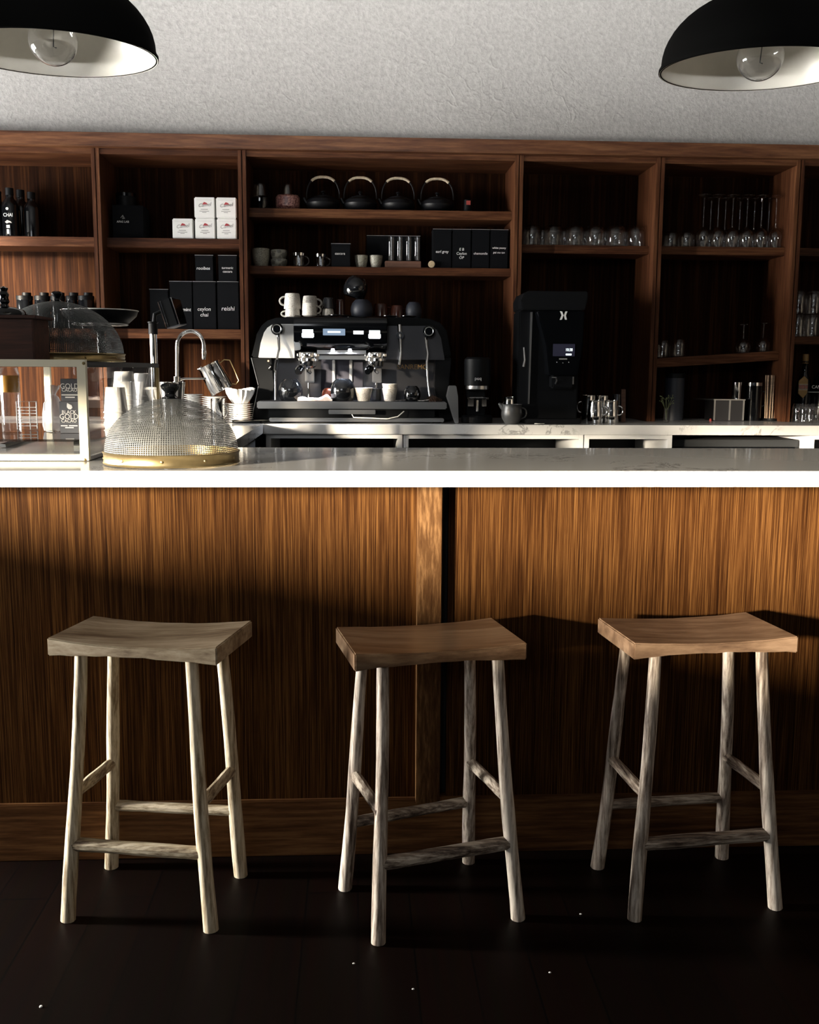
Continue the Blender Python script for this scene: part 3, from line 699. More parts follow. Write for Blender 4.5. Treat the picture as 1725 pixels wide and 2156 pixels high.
# unit 3, second shelf
Y = YS+.07
def cup(px, Yc, z, r0, r1, h, mat, label, cat='cup', group=None, belly=None, inv=False, name='cup'):
    c = at(px, Yc, z); pr = lathe_cup(r0, r1, h, belly=belly)
    if inv: pr = flip(pr, h+.0008)
    return MB().lathe([(r, zz+c.z) for r, zz in pr], (c.x, c.y, 0), 32).solo(name, mat, c, label, cat, group)
cup(549, Y, Z3b, .031, .039, .080, 'grey_cup', 'big speckled grey cup at the end of the second shelf', belly=.003)
MB_ = None
for k in range(2):
    zz = Z3b + k*.036
    o = cup(587, Y, zz, .030, .036, .035+.004*k, 'band_cup', ['lower bowl of the banded grey pair beside the speckled cup', 'upper bowl of the banded grey pair beside the speckled cup'][k], 'bowl', 'two stacked banded bowls', belly=.003, name='banded_bowl')
def glass_jug(px, label, s):
    t = thing('glass_jug', at(px, Y, Z3b), label, 'jug', 'little glass jugs with handles'); c = t.location
    MB().lathe([(r*s, z*s) for r, z in lathe_cup(.026, .026, .062, .002)], c, 28).build('body', 'glass', t)
    MB().lathe([(.0275*s, .052*s), (.0285*s, .060*s), (.029*s, .064*s), (.026*s, .064*s), (.0262*s, .052*s)], c, 28).build('collar', 'chrome', t)
    ring_handle(c+Vector((0, 0, .030*s)), .026*s, .020*s, .040*s, .0032*s, 0).build('handle', 'glass', t)
    return t
glass_jug(629, 'larger clear glass jug with a handle, next to the banded bowls', 1.0)
glass_jug(675, 'smaller clear glass jug with a handle, next to the cascara box', .93)
tea_box(698, 738, 507, 557, Z3b, 'low black tea box handwritten cascara', 'cascara', (716, 534), .0155)
for px, lb in ((761, 'speckled grey tumbler cup nearer the cascara box'), (792, 'speckled grey tumbler cup nearer the glass tubes')):
    cup(px, Y, Z3b, .021, .030, .056, 'grey_cup', lb, 'cup', 'matching speckled cups', belly=.002)
Yt = YS+.05
t = thing('tube_rack', at(848, Yt, Z3b), 'low dark wooden block holding four glass tubes', 'rack'); c = t.location
X0, X1, za, zb = rect(811, 887, 544, 559, Yt-.02)
MB().box(X0, X1, Yt-.02, Yt+.03, Z3b, Z3b+.030).build('block', 'rack_wood', t, bevel=.002)
g0 = None
for k, px in enumerate((824, 842, 861, 879)):
    p = at(px, Yt+.005, Z3b+.0305)
    if g0 is None:
        g0 = MB().lathe([(1e-4, 0), (.0135, 0), (.0155, .004), (.0155, .108), (.014, .108), (.014, .005), (1e-4, .004)], p, 20).solo('glass_tube', 'glass', p, 'clear glass tube in the wooden block, nearest the speckled cups', 'glass tube', 'glass tubes in the wooden block')
    else:
        dup(g0, p, ['', 'second clear glass tube from the speckled cups', 'third clear glass tube from the speckled cups', 'clear glass tube at the block end nearest the pale disc'][k])
tea_box(773, 885, 484, 556, Z3b, 'wide plain black box standing behind the glass tubes', Y=YS+.115, name='black_box')
pd = P(909, 553, YS+.01)
MB().cyl((pd.x, YS+.006, Z3b+.0155), (pd.x, YS+.018, Z3b+.0155), .015, seg=24).solo('wooden_disc', 'cork', (pd.x, YS+.01, Z3b), 'pale round wooden disc leaning before the earl grey box', 'disc', bevel=.0015)
for x0, x1, wd, tp, sz, ln in ((912, 951, 'earl grey', (931, 530), .0165, 1), (953, 992, 'E B\nCeylon\nOP', (972, 534), .0165, 1.1), (994, 1031, 'chamomile', (1012, 534), .0145, 1), (1033, 1070, 'white peony\npai mu tan', (1051, 527), .0125, 1.6)):
    tea_box(x0, x1, 475, 558, Z3b, 'tall black tea box handwritten ' + wd.replace('\n', ' '), wd, tp, sz, lines=ln)

# ------------------------------------------------------------------ glasses
def tumbler_mb(c, r, h):
    # upside down: closed heavy base on top
    return MB().lathe([(r*.97, 0), (r, .002), (r*.98, h*.72), (r*.86, h*.94), (r*.74, h), (1e-4, h), (1e-4, h*.86), (r*.74, h*.84), (r*.9, h*.70), (r*.93, .002), (r*.97, 0)], c, 28)
Yg = YS+.055
tg = None
for k, px in enumerate((1120, 1165, 1210, 1253, 1296, 1339)):
    p = at(px, Yg, Z4a)
    nm = ['nearest the wide unit', 'second along', 'third along', 'fourth along', 'fifth along', 'against the lit upright'][k]
    if tg is None: tg = tumbler_mb(p, .0455, .090).solo('tumbler', 'glass', p, 'front-row upturned tumbler ' + nm, 'glass', 'upturned tumblers above the grinder')
    else: dup(tg, p, 'front-row upturned tumbler ' + nm + (' from the wide unit' if 0 < k < 5 else ''))
for k, px in enumerate((1143, 1190, 1233, 1276, 1317)):
    dup(tg, at(px, Yg+.095, Z4a), 'back-row upturned tumbler seen between ' + ['the first and second', 'the second and third', 'the third and fourth', 'the fourth and fifth', 'the last two'][k] + ' front tumblers')
def wine_mb(c, s=1.0, hstem=.105):
    # upside down stemmed glass, rim down
    H = .105*s; b = hstem*s
    pr = [(.030*s, 0), (.036*s, H*.25), (.0395*s, H*.5), (.035*s, H*.78), (.020*s, H*.95), (.006*s, H+.004), (.0035*s, H+.018), (.0032*s, H+b*.8), (.007*s, H+b*.93), (.030*s, H+b*.985), (.034*s, H+b), (.0345*s, H+b+.0015), (.0335*s, H+b+.003), (1e-4, H+b+.005)]
    inn = [(1e-4, H-.002), (.018*s, H*.93), (.0335*s, H*.77), (.038*s, H*.5), (.0345*s, H*.25), (.0288*s, 0), (.030*s, 0)]
    return MB().lathe(inn+pr[1:] if False else list(reversed(pr))+[], c, 28).lathe(inn, c, 28)
wg = None
Yw = YS+.036
for k, px in enumerate((1480, 1510.4, 1540.8, 1571.2, 1601.6, 1632)):
    p = at(px, Yw, Z5a)
    nm = ['nearest the dim tumblers', 'second from the dim tumblers', 'third from the dim tumblers', 'fourth from the dim tumblers', 'fifth from the dim tumblers', 'nearest the upright'][k]
    if wg is None: wg = wine_mb(p, .83, .172).solo('wine_glass', 'glass', p, 'front-row upturned wine glass ' + nm, 'wine glass', 'upturned wine glasses in two rows')
    else: dup(wg, p, 'front-row upturned wine glass ' + nm)
for k, px in enumerate((1495, 1525.5, 1556, 1586.5, 1617)):
    dup(wg, at(px, Yw+.085, Z5a), 'back-row upturned wine glass behind the gap between ' + ['the first two', 'the second and third', 'the third and fourth', 'the fourth and fifth', 'the last two'][k] + ' front ones')
for px, dy, lb in ((1412, .07, 'dim upturned tumbler touching the upright, on the wine glass shelf'), (1445, .05, 'dim upturned tumbler beside the wine glasses')):
    dup(tg, at(px, YS+dy, Z5a), lb, 'dim tumblers beside the wine glasses', scale=(.86, .86, .78))
def z5(px):
    x = P(px, 745, YS).x; return (Z5L+Z5R)/2 + (x-(UX[4]+UX[5])/2)/(UX[5]-UX[4])*.042
for px, lb in ((1405, 'upturned tumbler at the low end of the slanting shelf'), (1439, 'upturned tumbler second on the slanting shelf')):
    dup(tg, at(px, YS+.05, z5(px)+.002), lb, 'tumblers on the slanting shelf', scale=(.78, .78, .86))
gb = None
for px, lb in ((1577, 'upturned stemmed goblet nearer the middle of the slanting shelf'), (1619, 'upturned stemmed goblet at the high end of the slanting shelf')):
    p = at(px, YS+.05, z5(px)+.002)
    if gb is None:
        gb = MB().lathe([(.028, 0), (.034, .018), (.033, .036), (.022, .054), (.006, .062), (.0035, .07), (.0033, .11), (.008, .122), (.032, .126), (.032, .128), (1e-4, .129)], p, 28).lathe([(1e-4, .058), (.02, .051), (.0315, .035), (.0325, .018), (.0268, 0), (.028, 0)], p, 28).solo('goblet', 'glass', p, lb, 'glass', 'goblets on the slanting shelf')
    else: dup(gb, p, lb)
for k, (px, dy) in enumerate(((1690, .05), (1722, .05), (1706, .13))):
    dup(tg, at(px, YS+dy, Z6b), ['upturned tumbler beside the upright, bottom row of the end shelf', 'upturned tumbler cut by the picture edge, bottom row', 'upturned tumbler behind the other two, bottom row of the end shelf'][k], 'tumblers stacked on the end shelf', scale=(.85, .85, 1.15))
for k, (px, dy) in enumerate(((1690, .05), (1722, .05))):
    dup(tg, at(px, YS+dy, Z6b+.1045), ['dim upturned tumbler balanced on the one beside the upright', 'dim upturned tumbler balanced on the one at the picture edge'][k], 'tumblers stacked on the end shelf', scale=(.85, .85, 1.15))

# ------------------------------------------------------------------ espresso machine
YM = 4.25                                        # drip tray front
em = thing('espresso_machine', (P(742, 880, YM).x, YM+.2, ZB), 'wide black and steel espresso machine with lit buttons under the shelves', 'espresso machine')
def emp(name, mat, mb, **kw): return mb.build(name, mat, em, **kw)
hs = MB().pxprism([(529, 752), (541, 702), (551, 685), (563, 675), (580, 669), (640, 667), (860, 668), (905, 671), (928, 680), (941, 697), (951, 752)], YM+.13, YM+.52)
emp('housing', 'black', hs, bevel=.006)
emp('side_cheek', 'black', MB().pxprism([(529, 753), (545, 812), (530, 884), (566, 884), (578, 812), (572, 753)], YM+.13, YM+.52), bevel=.003)
emp('side_cheek', 'black', MB().pxprism([(951, 753), (946, 812), (957, 884), (925, 884), (915, 812), (918, 753)], YM+.13, YM+.52), bevel=.003)
emp('edge_strip', 'steel', MB().tube([P(529, 753, YM+.128), P(544, 811, YM+.128)], .002, 6).tube([P(544, 813, YM+.128), P(530, 883, YM+.128)], .0012, 6))
emp('back_panel', 'dsteel', MB().pxprism([(570, 752), (920, 752), (918, 850), (572, 850)], YM+.24, YM+.26))
emp('fascia', 'lit_satin', MB().pxprism([(544, 753), (549, 722), (556, 700), (563, 690), (572, 684), (582, 682), (621, 682), (621, 754)], YM+.112, YM+.135), bevel=.002)  # same steel as the right fascia, painted brighter on the lit side
emp('fascia', 'dsteel', MB().pxprism([(812, 757), (816, 686), (905, 686), (920, 694), (929, 712), (937, 758)], YM+.112, YM+.135), bevel=.002)  # darker steel here carries the shade in its colour
hx0, hx1, hz0, hz1 = rect(619, 815, 664, 739, YM+.05)
m = MB()
prof = [(YM+.13, hz1), (YM+.06, hz1), (YM+.03, hz1-.012), (YM+.022, hz1-.03), (YM+.03, hz0+.05), (YM+.05, hz0+.02), (YM+.075, hz0+.004), (YM+.10, hz0), (YM+.135, hz0)]
n = len(prof)
m.add([(hx0, y, z) for y, z in prof]+[(hx1, y, z) for y, z in prof], [tuple(range(n)), tuple(range(2*n-1, n-1, -1))]+[(i, i+n, (i+1) % n+n, (i+1) % n) for i in range(n)])
emp('group_head_cover', 'blackgloss', m, bevel=.004)
emp('cover_end', 'steel', MB().pxprism([(619, 712), (632, 716), (633, 736), (620, 738)], YM+.04, YM+.10), bevel=.003)
def face_y(z):                                    # front face of the head cover at height z
    if z >= hz1-.03: return YM+.022
    u = (z-(hz0+.05))/max((hz1-.03)-(hz0+.05), 1e-4); return YM+.03-.008*max(0, min(1, u))
def panel(name, mat, x0, x1, y0, y1, rounded=.003):
    Y_ = YM+.018; a, b, c_, d_ = rect(x0, x1, y0, y1, Y_); yy = face_y((c_+d_)/2)
    return emp(name, mat, MB().box(a, b, yy-.003, yy+.006, c_, d_), bevel=rounded)
kp = panel('key_pad', 'key', 635, 661, 692, 711); kq = panel('key_pad', 'key', 776, 802, 694, 713); panel('tea_key', 'key', 742, 768, 694, 706, .0045)
for par, x0, y0 in ((kp, 635, 692), (kq, 776, 694)):
    m = MB()
    for dx, dy in ((9, 6), (17, 6), (9, 12), (17, 12)):
        p = P(x0+dx, y0+dy, YM+.018); m.box(p.x-.003, p.x+.003, YM+.0165, YM+.02, p.z-.0008, p.z+.0008)
    emp('key_marks', 'dink', m)
panel('display', 'lcd', 680, 727, 692, 706, .001)
a, b, c_, d_ = rect(690, 717, 697, 700.5, YM+.015); emp('display_text', 'key', MB().box(a, b, YM+.0175, YM+.022, c_, d_))
a, b, c_, d_ = rect(668, 771, 737, 746, YM+.09); emp('light_bar', 'steel', MB().box(a, b, YM+.075, YM+.11, c_, d_), bevel=.002)
a, b, c_, d_ = rect(668, 771, 748, 757, YM+.12); emp('light_bar', 'steel', MB().box(a, b, YM+.11, YM+.14, c_, d_), bevel=.002)
for px in (701, 737):
    p = P(px, 738, YM+.074); emp('work_light', 'led', MB().lathe([(1e-4, 0), (.0075, 0), (.0075, .004), (1e-4, .004)], (p.x, YM+.076, p.z), 16, (0, -1, 0)))
emp('splash_panel', 'splash', MB().pxprism([(676, 757), (764, 757), (764, 838), (676, 838)], YM+.225, YM+.238))
for px in (703, 739):
    a, b, c_, d_ = rect(px-3.2, px+3.2, 758, 838, YM+.216); emp('streak_strip', 'lit_satin', MB().box(a, b, YM+.218, YM+.226, c_, d_), bevel=.002)  # added pale strips imitating light streaks below the work lights
def group_head(px):
    c = P(px, 752, YM+.10)
    g = MB().lathe([(1e-4, .020), (.040, .020), (.042, .012), (.040, -.004), (.046, -.006), (.047, -.016), (.036, -.018), (1e-4, -.018)], c, 32)
    for k in range(8):
        a = 2*PI*k/8+.2; g.cyl(c+Vector((.044*cos(a), .044*sin(a), .004)), c+Vector((.044*cos(a), .044*sin(a), .014)), .005, seg=8)
    gh = emp('group_head', 'chrome', g)
    pf = MB().lathe([(1e-4, -.046), (.024, -.046), (.033, -.038), (.035, -.018), (1e-4, -.018)], c, 28)
    pf.tube([c+Vector((0, 0, -.044)), c+Vector((0, 0, -.058)), c+Vector((.012, 0, -.07))], [.008, .008, .006], 10)
    emp('portafilter', 'chrome', pf)
    h0 = c+Vector((-.012, -.03, -.028)); h1 = c+Vector((-.036, -.165, -.062))
    hd = MB().tube([h0.lerp(h1, i/8) for i in range(9)], [.009, .009, .011, .014, .016, .0175, .018, .017, .012], 14)
    emp('portafilter_handle', 'blackgloss', hd)
    a, b, c1, d1 = rect(px-7, px+13, 776, 806, YM+.17)
    emp('drip_bracket', 'steel', MB().box(a, b, YM+.17, YM+.222, c1, d1), bevel=.003)
    a, b, c1, d1 = rect(px-2, px+5, 806, 838, YM+.19); emp('bracket_leg', 'chrome', MB().cyl(((a+b)/2, YM+.19, c1), ((a+b)/2, YM+.19, d1), .0055))
group_head(649); group_head(791)
def knob(px, py):
    p = P(px, py, YM+.09)
    emp('steam_knob', 'blackgloss', MB().lathe([(1e-4, .04), (.020, .04), (.026, .034), (.0265, .012), (.018, .0), (1e-4, 0)], (p.x, YM+.11, p.z), 32, (0, -1, 0)))
    emp('knob_ring', 'steel', MB().lathe([(.016, .0405), (.018, .042), (.0195, .0405)], (p.x, YM+.11, p.z), 32, (0, -1, 0)))
knob(584, 693); knob(903, 698)
emp('steam_wand', 'chrome', MB().tube([P(586, 706, YM+.095), P(587, 716, YM+.09), P(588, 735, YM+.07), P(583, 758, YM+.05), P(580, 775, YM+.04), P(580, 842, YM+.02)], [.007, .0065, .005, .005, .0045, .004], 12))
emp('wand_sleeve', 'black', MB().tube([P(583, 758, YM+.049), P(581, 768, YM+.043), P(580, 780, YM+.038)], .0075, 12))
emp('steam_wand', 'chrome', MB().tube([P(897, 712, YM+.095), P(898, 725, YM+.08), P(901, 745, YM+.06), P(899, 765, YM+.05), P(901, 800, YM+.035), P(905, 834, YM+.02)], [.008, .006, .005, .005, .0045, .004], 12))
emp('hot_water_spout', 'chrome', MB().tube([P(841, 684, YM+.10), P(842, 706, YM+.09), P(843, 722, YM+.085), P(844, 745, YM+.07), P(841, 768, YM+.065)], [.009, .010, .006, .0045, .006], 12))
p = P(843, 706, YM+.08); emp('tap_ring', 'chrome', MB().lathe([(.007, .02), (.016, .02), (.018, .012), (.018, 0), (1e-4, 0)], (p.x, YM+.1, p.z), 24, (0, -1, 0)))
text('SANREMO', P(869, 773, YM+.232), .030, 'gold', em, 'lettering', width=1.0)
p = P(565, 760, YM+.125); emp('pilot_light', 'pilot', MB().lathe([(1e-4, .0), (.0035, 0), (.003, .004), (1e-4, .0045)], (p.x, YM+.13, p.z), 12, (0, -1, 0)))
p = P(566, 773, YM+.12); emp('rotary_switch', 'black', MB().lathe([(1e-4, .016), (.012, .016), (.013, 0), (1e-4, 0)], (p.x, YM+.13, p.z), 20, (0, -1, 0)))
emp('switch_mark', 'ink', MB().tube([P(566, 776, YM+.11), P(570, 772, YM+.11)], .0015, 6))
a, b, tz0, tz1 = rect(541, 941, 846, 861, YM)
emp('drip_tray', 'steel', MB().box(a, b, YM, YM+.24, tz0, tz1), bevel=.004)
m = MB()
for i in range(26): m.box(a+.012, b-.012, YM+.012+i*.008, YM+.016+i*.008, tz1, tz1+.001)
emp('tray_grille', 'dsteel', m)
a, b, c_, d_ = rect(565, 915, 861, 881, YM+.06); emp('base', 'black', MB().box(a, b, YM+.04, YM+.5, ZB+.022, tz0), bevel=.003)
a, b, c_, d_ = rect(567, 935, 880, 888, YM+.02); emp('base_rail', 'steel', MB().box(a, b, YM+.015, YM+.45, ZB+.006, ZB+.022), bevel=.003)
m = MB()
for px in (585, 920): p = P(px, 888, YM+.06); m.cyl((p.x, YM+.06, ZB), (p.x, YM+.06, ZB+.008), .02); m.cyl((p.x, YM+.4, ZB), (p.x, YM+.4, ZB+.008), .02)
emp('foot', 'black', m)
a, b, c_, d_ = rect(692, 791, 863, 872, YM-.003); emp('tray_handle', 'steel', MB().box(a, b, YM-.006, YM+.02, c_, d_), bevel=.002)
emp('drain_cable', 'ink', MB().tube([P(741, 872, YM+.01), P(745, 879, YM-.005), P(775, 880, YM-.008), P(815, 882, YM-.006), P(838, 877, YM), P(851, 866, YM+.02)], .0022, 8))
lt = bpy.data.lights.new('machine_work_light', 'AREA')   # the machine's own two LEDs
lt.energy = 2.4; lt.size = .01; lt.color = (.85, .9, 1.0)
for px in (701, 737):
    lo = bpy.data.objects.new('machine_work_light', lt); COL.objects.link(lo)
    p = P(px, 744, YM+.07); lo.location = (p.x, YM+.068, p.z+.006); lo.rotation_euler = (.2, 0, 0)

# cups and things on the drip tray
zt0 = tz1+.0018
def ball_cup(px, Y, r, label, mat='dark_cup', h=None, z=None, group='round black cups', tilt=None):
    z = zt0 if z is None else z; h = h or r*1.75; c = Vector((P(px, 820, Y).x, Y, z))
    # upturned round cup: open rim down, flat foot on top
    pr = [(r*.80, 0), (r*.93, h*.15), (r, h*.38), (r*.97, h*.6), (r*.84, h*.82), (r*.62, h*.96), (r*.55, h), (r*.5, h), (r*.45, h*.97), (1e-4, h*.97)]
    inn = [(1e-4, h*.92), (r*.6, h*.88), (r*.9, h*.6), (r*.93, h*.38), (r*.86, h*.15), (r*.76, 0), (r*.80, 0)]
    mb = MB().lathe(list(pr), c, 36).lathe(inn, c, 36)
    if tilt is not None:
        q = Matrix.Rotation(tilt, 3, 'Y'); mb.v = [tuple(c + q @ (Vector(v)-c)) for v in mb.v]
    return mb.solo('round_cup', mat, c, label, 'cup', group)
ball_cup(612, YM+.075, .052, 'gloss black round upturned cup by the left steam wand')
ball_cup(722, YM+.065, .0535, 'gloss black round upturned cup under the work lights')
ball_cup(868, YM+.07, .037, 'smaller dark upturned round cup beside the stacked white cups')
cup(766, YM+.05, zt0, .026, .038, .056, 'cup', 'single white tapered cup next to the black cup under the lights')
cs = cup(822, YM+.06, zt0, .024, .033, .054, 'cup', 'lower of two stacked white cups on the drip tray', group='stacked white cups on the drip tray')
dup(cs, Vector(cs.location)+Vector((0, 0, .019)), 'upper of two stacked white cups on the drip tray')
cup(792, YM+.115, zt0, .022, .023, .052, 'band_dark', 'dark straight cup behind the white tapered cup')
ball_cup(692, YM+.13, .030, 'small brownish upturned cup half hidden behind the middle black cup', 'brown_cup', group=None)
# folded cloth
m = MB(); nx, ny = 26, 9; rn = random.Random(3)
pa, pb = P(627, 845, YM+.03), P(700, 845, YM+.03)
vs = []; fs = []
for j in range(ny+1):
    for i in range(nx+1):
        u, v = i/nx, j/ny
        x = pa.x+(pb.x-pa.x)*u; y = YM+.012+.085*v*(1-.25*sin(u*6)); z = zt0+.004+.010*abs(sin(u*5+v*3))*(.5+v*.5)+.012*max(0, sin(u*9+1))*v+rn.uniform(-.001, .001)+(.012*math.exp(-((u-.82)/.09)**2))
        vs.append((x, y, z))
for j in range(ny):
    for i in range(nx):
        a = j*(nx+1)+i; fs.append((a, a+1, a+nx+2, a+nx+1))
k = len(vs); vs += [(x, y, zt0+.0005) for x, y, z in vs]
fs += [tuple(i+k for i in reversed(f)) for f in fs]
edge = [i for i in range(nx+1)] + [j*(nx+1)+nx for j in range(1, ny+1)] + [ny*(nx+1)+i for i in range(nx-1, -1, -1)] + [j*(nx+1) for j in range(ny-1, 0, -1)]
for q in range(len(edge)): a, b = edge[q], edge[(q+1) % len(edge)]; fs.append((a, a+k, b+k, b))
m.add(vs, fs).solo('bar_cloth', 'cloth', (pa.x, YM+.02, zt0), 'crumpled pinkish stained cloth lying on the drip tray', 'cloth', smooth=60)
def spoon(pts, bowl, label):
    m = MB().tube([P(x, y, YM+.03+.01*i) for i, (x, y) in enumerate(pts)], .0022, 8)
    b = P(bowl[0], bowl[1], YM+.03)
    mb = MB().lathe([(1e-4, -.004), (.008, -.002), (.011, .002), (.009, .002), (1e-4, -.001)], (b.x, YM+.03, zt0+.005), 18)
    m.add(mb.v, mb.f)
    lo = min(v[2] for v in m.v); m.v = [(x, y, z-lo+zt0) for x, y, z in m.v]
    c = m.v[0]; return m.solo('teaspoon', 'chrome', (c[0], c[1], zt0), label, 'spoon', 'teaspoons on the drip tray')
spoon([(832, 847), (845, 846), (855, 845)], (860, 846), 'chrome teaspoon lying next to the stacked white cups')
spoon([(904, 845), (890, 847), (878, 847)], (872, 847), 'chrome teaspoon lying before the small dark upturned cup')
bs = MB(); rn = random.Random(5)
b0 = P(912, 846, YM+.05)
for i in range(90):
    a = rn.uniform(0, 2*PI); q = rn.random()**.5
    x = b0.x+.036*q*cos(a); y = YM+.06+.03*q*sin(a); h = .030*(1-q*.75)
    bs.tube([(x, y, zt0), (x+rn.uniform(-.006, .006), y+rn.uniform(-.004, .004), zt0+h)], .0016, 5)
bs.solo('brush_head', 'bristle', (b0.x, YM+.06, zt0), 'brown bristle brush head under the right steam wand', 'brush')

# cups on top of the machine
ztop = P(742, 667.5, YM+.13).z+.0008
def mug(px, Y, z, label, inv, ang, s=1.0, mat='cup', handle=True, hz=None, group='white speckled mugs on the machine'):
    c = Vector((P(px, 650, Y).x, Y, z)); t = thing('mug', c, label, 'mug', group)
    pr = lathe_cup(.031*s, .037*s, .066*s, .0032, belly=.001)
    if inv: pr = flip(pr, .0668*s)
    MB().lathe(pr, c, 32).build('body', mat, t)
    if handle: ring_handle(c+Vector((0, 0, (hz or .034)*s)), .033*s, .022*s, (.026 if hz else .036)*s, .0042*s, ang).build('handle', mat, t)
    return t
mug(616, YM+.19, ztop, 'white mug at the bottom of the leaning pair, handle to the window side', True, PI, .88, hz=.0155)
mug(616, YM+.19, ztop+.0335, 'white mug stacked highest, over the steam knob', True, PI*1.05, 1.0)
mug(653, YM+.275, ztop, 'white mug behind the front one, lower of the rear pair', True, .3, .85, hz=.017)
mug(653, YM+.275, ztop+.033, 'white mug on the rear pair with its handle turned away from the window', True, -.2, .95)
mug(652, YM+.165, ztop, 'front white mug with its handle towards the dark cups', True, 0, .88)
cup(690, YM+.19, ztop, .023, .028, .036, 'cup', 'small white upturned cup under the dark cup on the machine', inv=True)
cup(691, YM+.19, ztop+.037, .022, .029, .046, 'dark_cup', 'dark upturned cup stacked on the small white one', inv=True)
cup(716, YM+.22, ztop, .019, .022, .078, 'brown_cup', 'tall dark red-brown cup beside the big black bowl pile', inv=True)
MB().lathe([(1e-4, 0), (.028, .001), (.046, .007), (.046, .009), (.028, .004), (1e-4, .003)], (P(712, 660, YM+.16).x, YM+.165, ztop), 32).solo('saucer', 'dark_cup', (P(712, 660, YM+.16).x, YM+.165, ztop), 'thin dark saucer before the tall red-brown cup', 'saucer')
zb_ = P(760, 631, YM+.22).z
ball_cup(762, YM+.22, .049, 'matt dark round bowl on the machine under the tilted black bowl', 'dblue_cup', h=zb_-ztop, z=ztop, group=None)
ball_cup(744, YM+.24, .053, 'big gloss black bowl tilted on the very top of the pile', 'dark_cup', h=.088, z=zb_+.012, group=None, tilt=.30)
for px, Y_, mt_, lb, s_ in ((802, YM+.25, 'brown_cup', 'dim brown mug behind the saucers, nearer the dark bowl', .95), (836, YM+.25, 'brown_cup', 'dim brown mug behind the saucers, nearer the blue-grey cup', .85)):
    mug(px, Y_, ztop, lb, True, .2, s_, mt_, group='dim brown mugs on the machine')
for px, lb in ((821, 'dark saucer rim catching light, nearer the dim brown mugs'), (860, 'dark saucer under the blue-grey cup front')):
    c = Vector((P(px, 660, YM+.16).x, YM+.17, ztop))
    MB().lathe([(1e-4, 0), (.024, .001), (.036, .006), (.036, .008), (.024, .003), (1e-4, .002)], c, 28).solo('saucer', 'dark_cup', c, lb, 'saucer', 'dark saucers')
ball_cup(870, YM+.25, .037, 'matt blue-grey round upturned cup at the end of the machine top', 'dblue_cup', h=.072, z=ztop, group=None)

# ------------------------------------------------------------------ back counter, right of the machine
Y = YM+.02
sc_ = MB().pxprism([(945, 812), (961, 812), (965, 836), (966, 889), (958, 889), (940, 834)], Y, Y+.022)
pz = P(955, 889, Y); dz = ZB-pz.z
sc_.v = [(x, y, z if z > pz.z+.01 else ZB) for x, y, z in sc_.v]
sc_.solo('steel_scoop', 'steel', (pz.x, Y, ZB), 'tapered brushed steel scoop standing at the end of the espresso machine', 'scoop', bevel=.003)
Yq = YM+.10
cx = P(1005, 820, Yq).x
t = thing('tamping_machine', (cx, Yq, ZB), 'squat black automatic tamper between the steel scoop and the grey jug', 'coffee tamper')
def zq(y): return P(1005, y, Yq).z
MB().lathe([(1e-4, zq(752)), (.045, zq(752)), (.056, zq(756)), (.058, zq(764)), (.056, zq(811)), (.054, zq(812)), (1e-4, zq(812))], (cx, Yq, 0), 36).build('head', 'black', t)
MB().lathe([(1e-4, zq(812)), (.050, zq(812)), (.050, zq(819)), (.042, zq(821)), (1e-4, zq(821))], (cx, Yq, 0), 36).build('collar', 'steel', t)
MB().box(cx-.04, cx+.04, Yq+.03, Yq+.08, ZB+.02, zq(812)).build('column', 'black', t, bevel=.004)
m = MB(); m.tube([(cx-.042, Yq-.04, zq(838)), (cx-.044, Yq, zq(838)), (cx-.030, Yq+.03, zq(838)), (cx+.030, Yq+.03, zq(838)), (cx+.044, Yq, zq(838)), (cx+.042, Yq-.04, zq(838))], .005, 10)
m.box(cx-.043, cx-.018, Yq-.03, Yq-.02, zq(855), zq(840)); m.box(cx+.018, cx+.038, Yq-.03, Yq-.02, zq(855), zq(840)); m.cyl((cx, Yq-.01, zq(866)), (cx, Yq-.01, zq(842)), .006)
m.build('fork', 'chrome', t)
MB().lathe([(1e-4, ZB), (.068, ZB), (.068, ZB+.026), (.062, ZB+.032), (1e-4, ZB+.032)], (cx, Yq, 0), 36).build('base', 'black', t)
text('puq', (P(1007, 797, Yq-.058).x, Yq-.0585, P(1007, 797, Yq-.058).z), .020, 'ink', t, 'lettering')
# grey jug
Yj = YM+.02; c = Vector((P(1078, 870, Yj).x, Yj, ZB)); t = thing('milk_jug', c, 'dark grey ceramic jug with a pinched spout before the black grinder', 'jug')
MB().lathe([(1e-4, 0), (.028, 0), (.030, .003), (.042, .022), (.046, .042), (.043, .062), (.041, .076), (.043, .083), (.040, .083), (.038, .075), (.042, .042), (.028, .01), (1e-4, .008)], c, 36).build('body', 'grey_jug', t)
ring_handle(c+Vector((0, 0, .045)), .043, .020, .045, .0038, 0).build('handle', 'grey_jug', t)
MB().tube([c+Vector((-.036, 0, .066)), c+Vector((-.047, 0, .078)), c+Vector((-.057, 0, .087))], [.013, .010, .004], 10).build('spout', 'grey_jug', t)
Yk = YM+.11; c = Vector((P(1073, 850, Yk).x, Yk, ZB)); t = thing('steel_jug', c, 'shiny steel milk jug half hidden behind the grey jug', 'jug')
MB().lathe([(1e-4, 0), (.026, 0), (.0275, .004), (.025, .07), (.023, .10), (.024, .112), (.0225, .112), (.0215, .1), (.025, .005), (1e-4, .004)], c, 28).build('body', 'chrome', t)
ring_handle(c+Vector((0, 0, .07)), .024, .02, .05, .003, 2.2).build('handle', 'chrome', t)
pp = [P(1126, 887, YM-.02), P(1140, 885.5, YM-.02), P(1156, 887, YM-.02), P(1172, 888, YM-.02)]
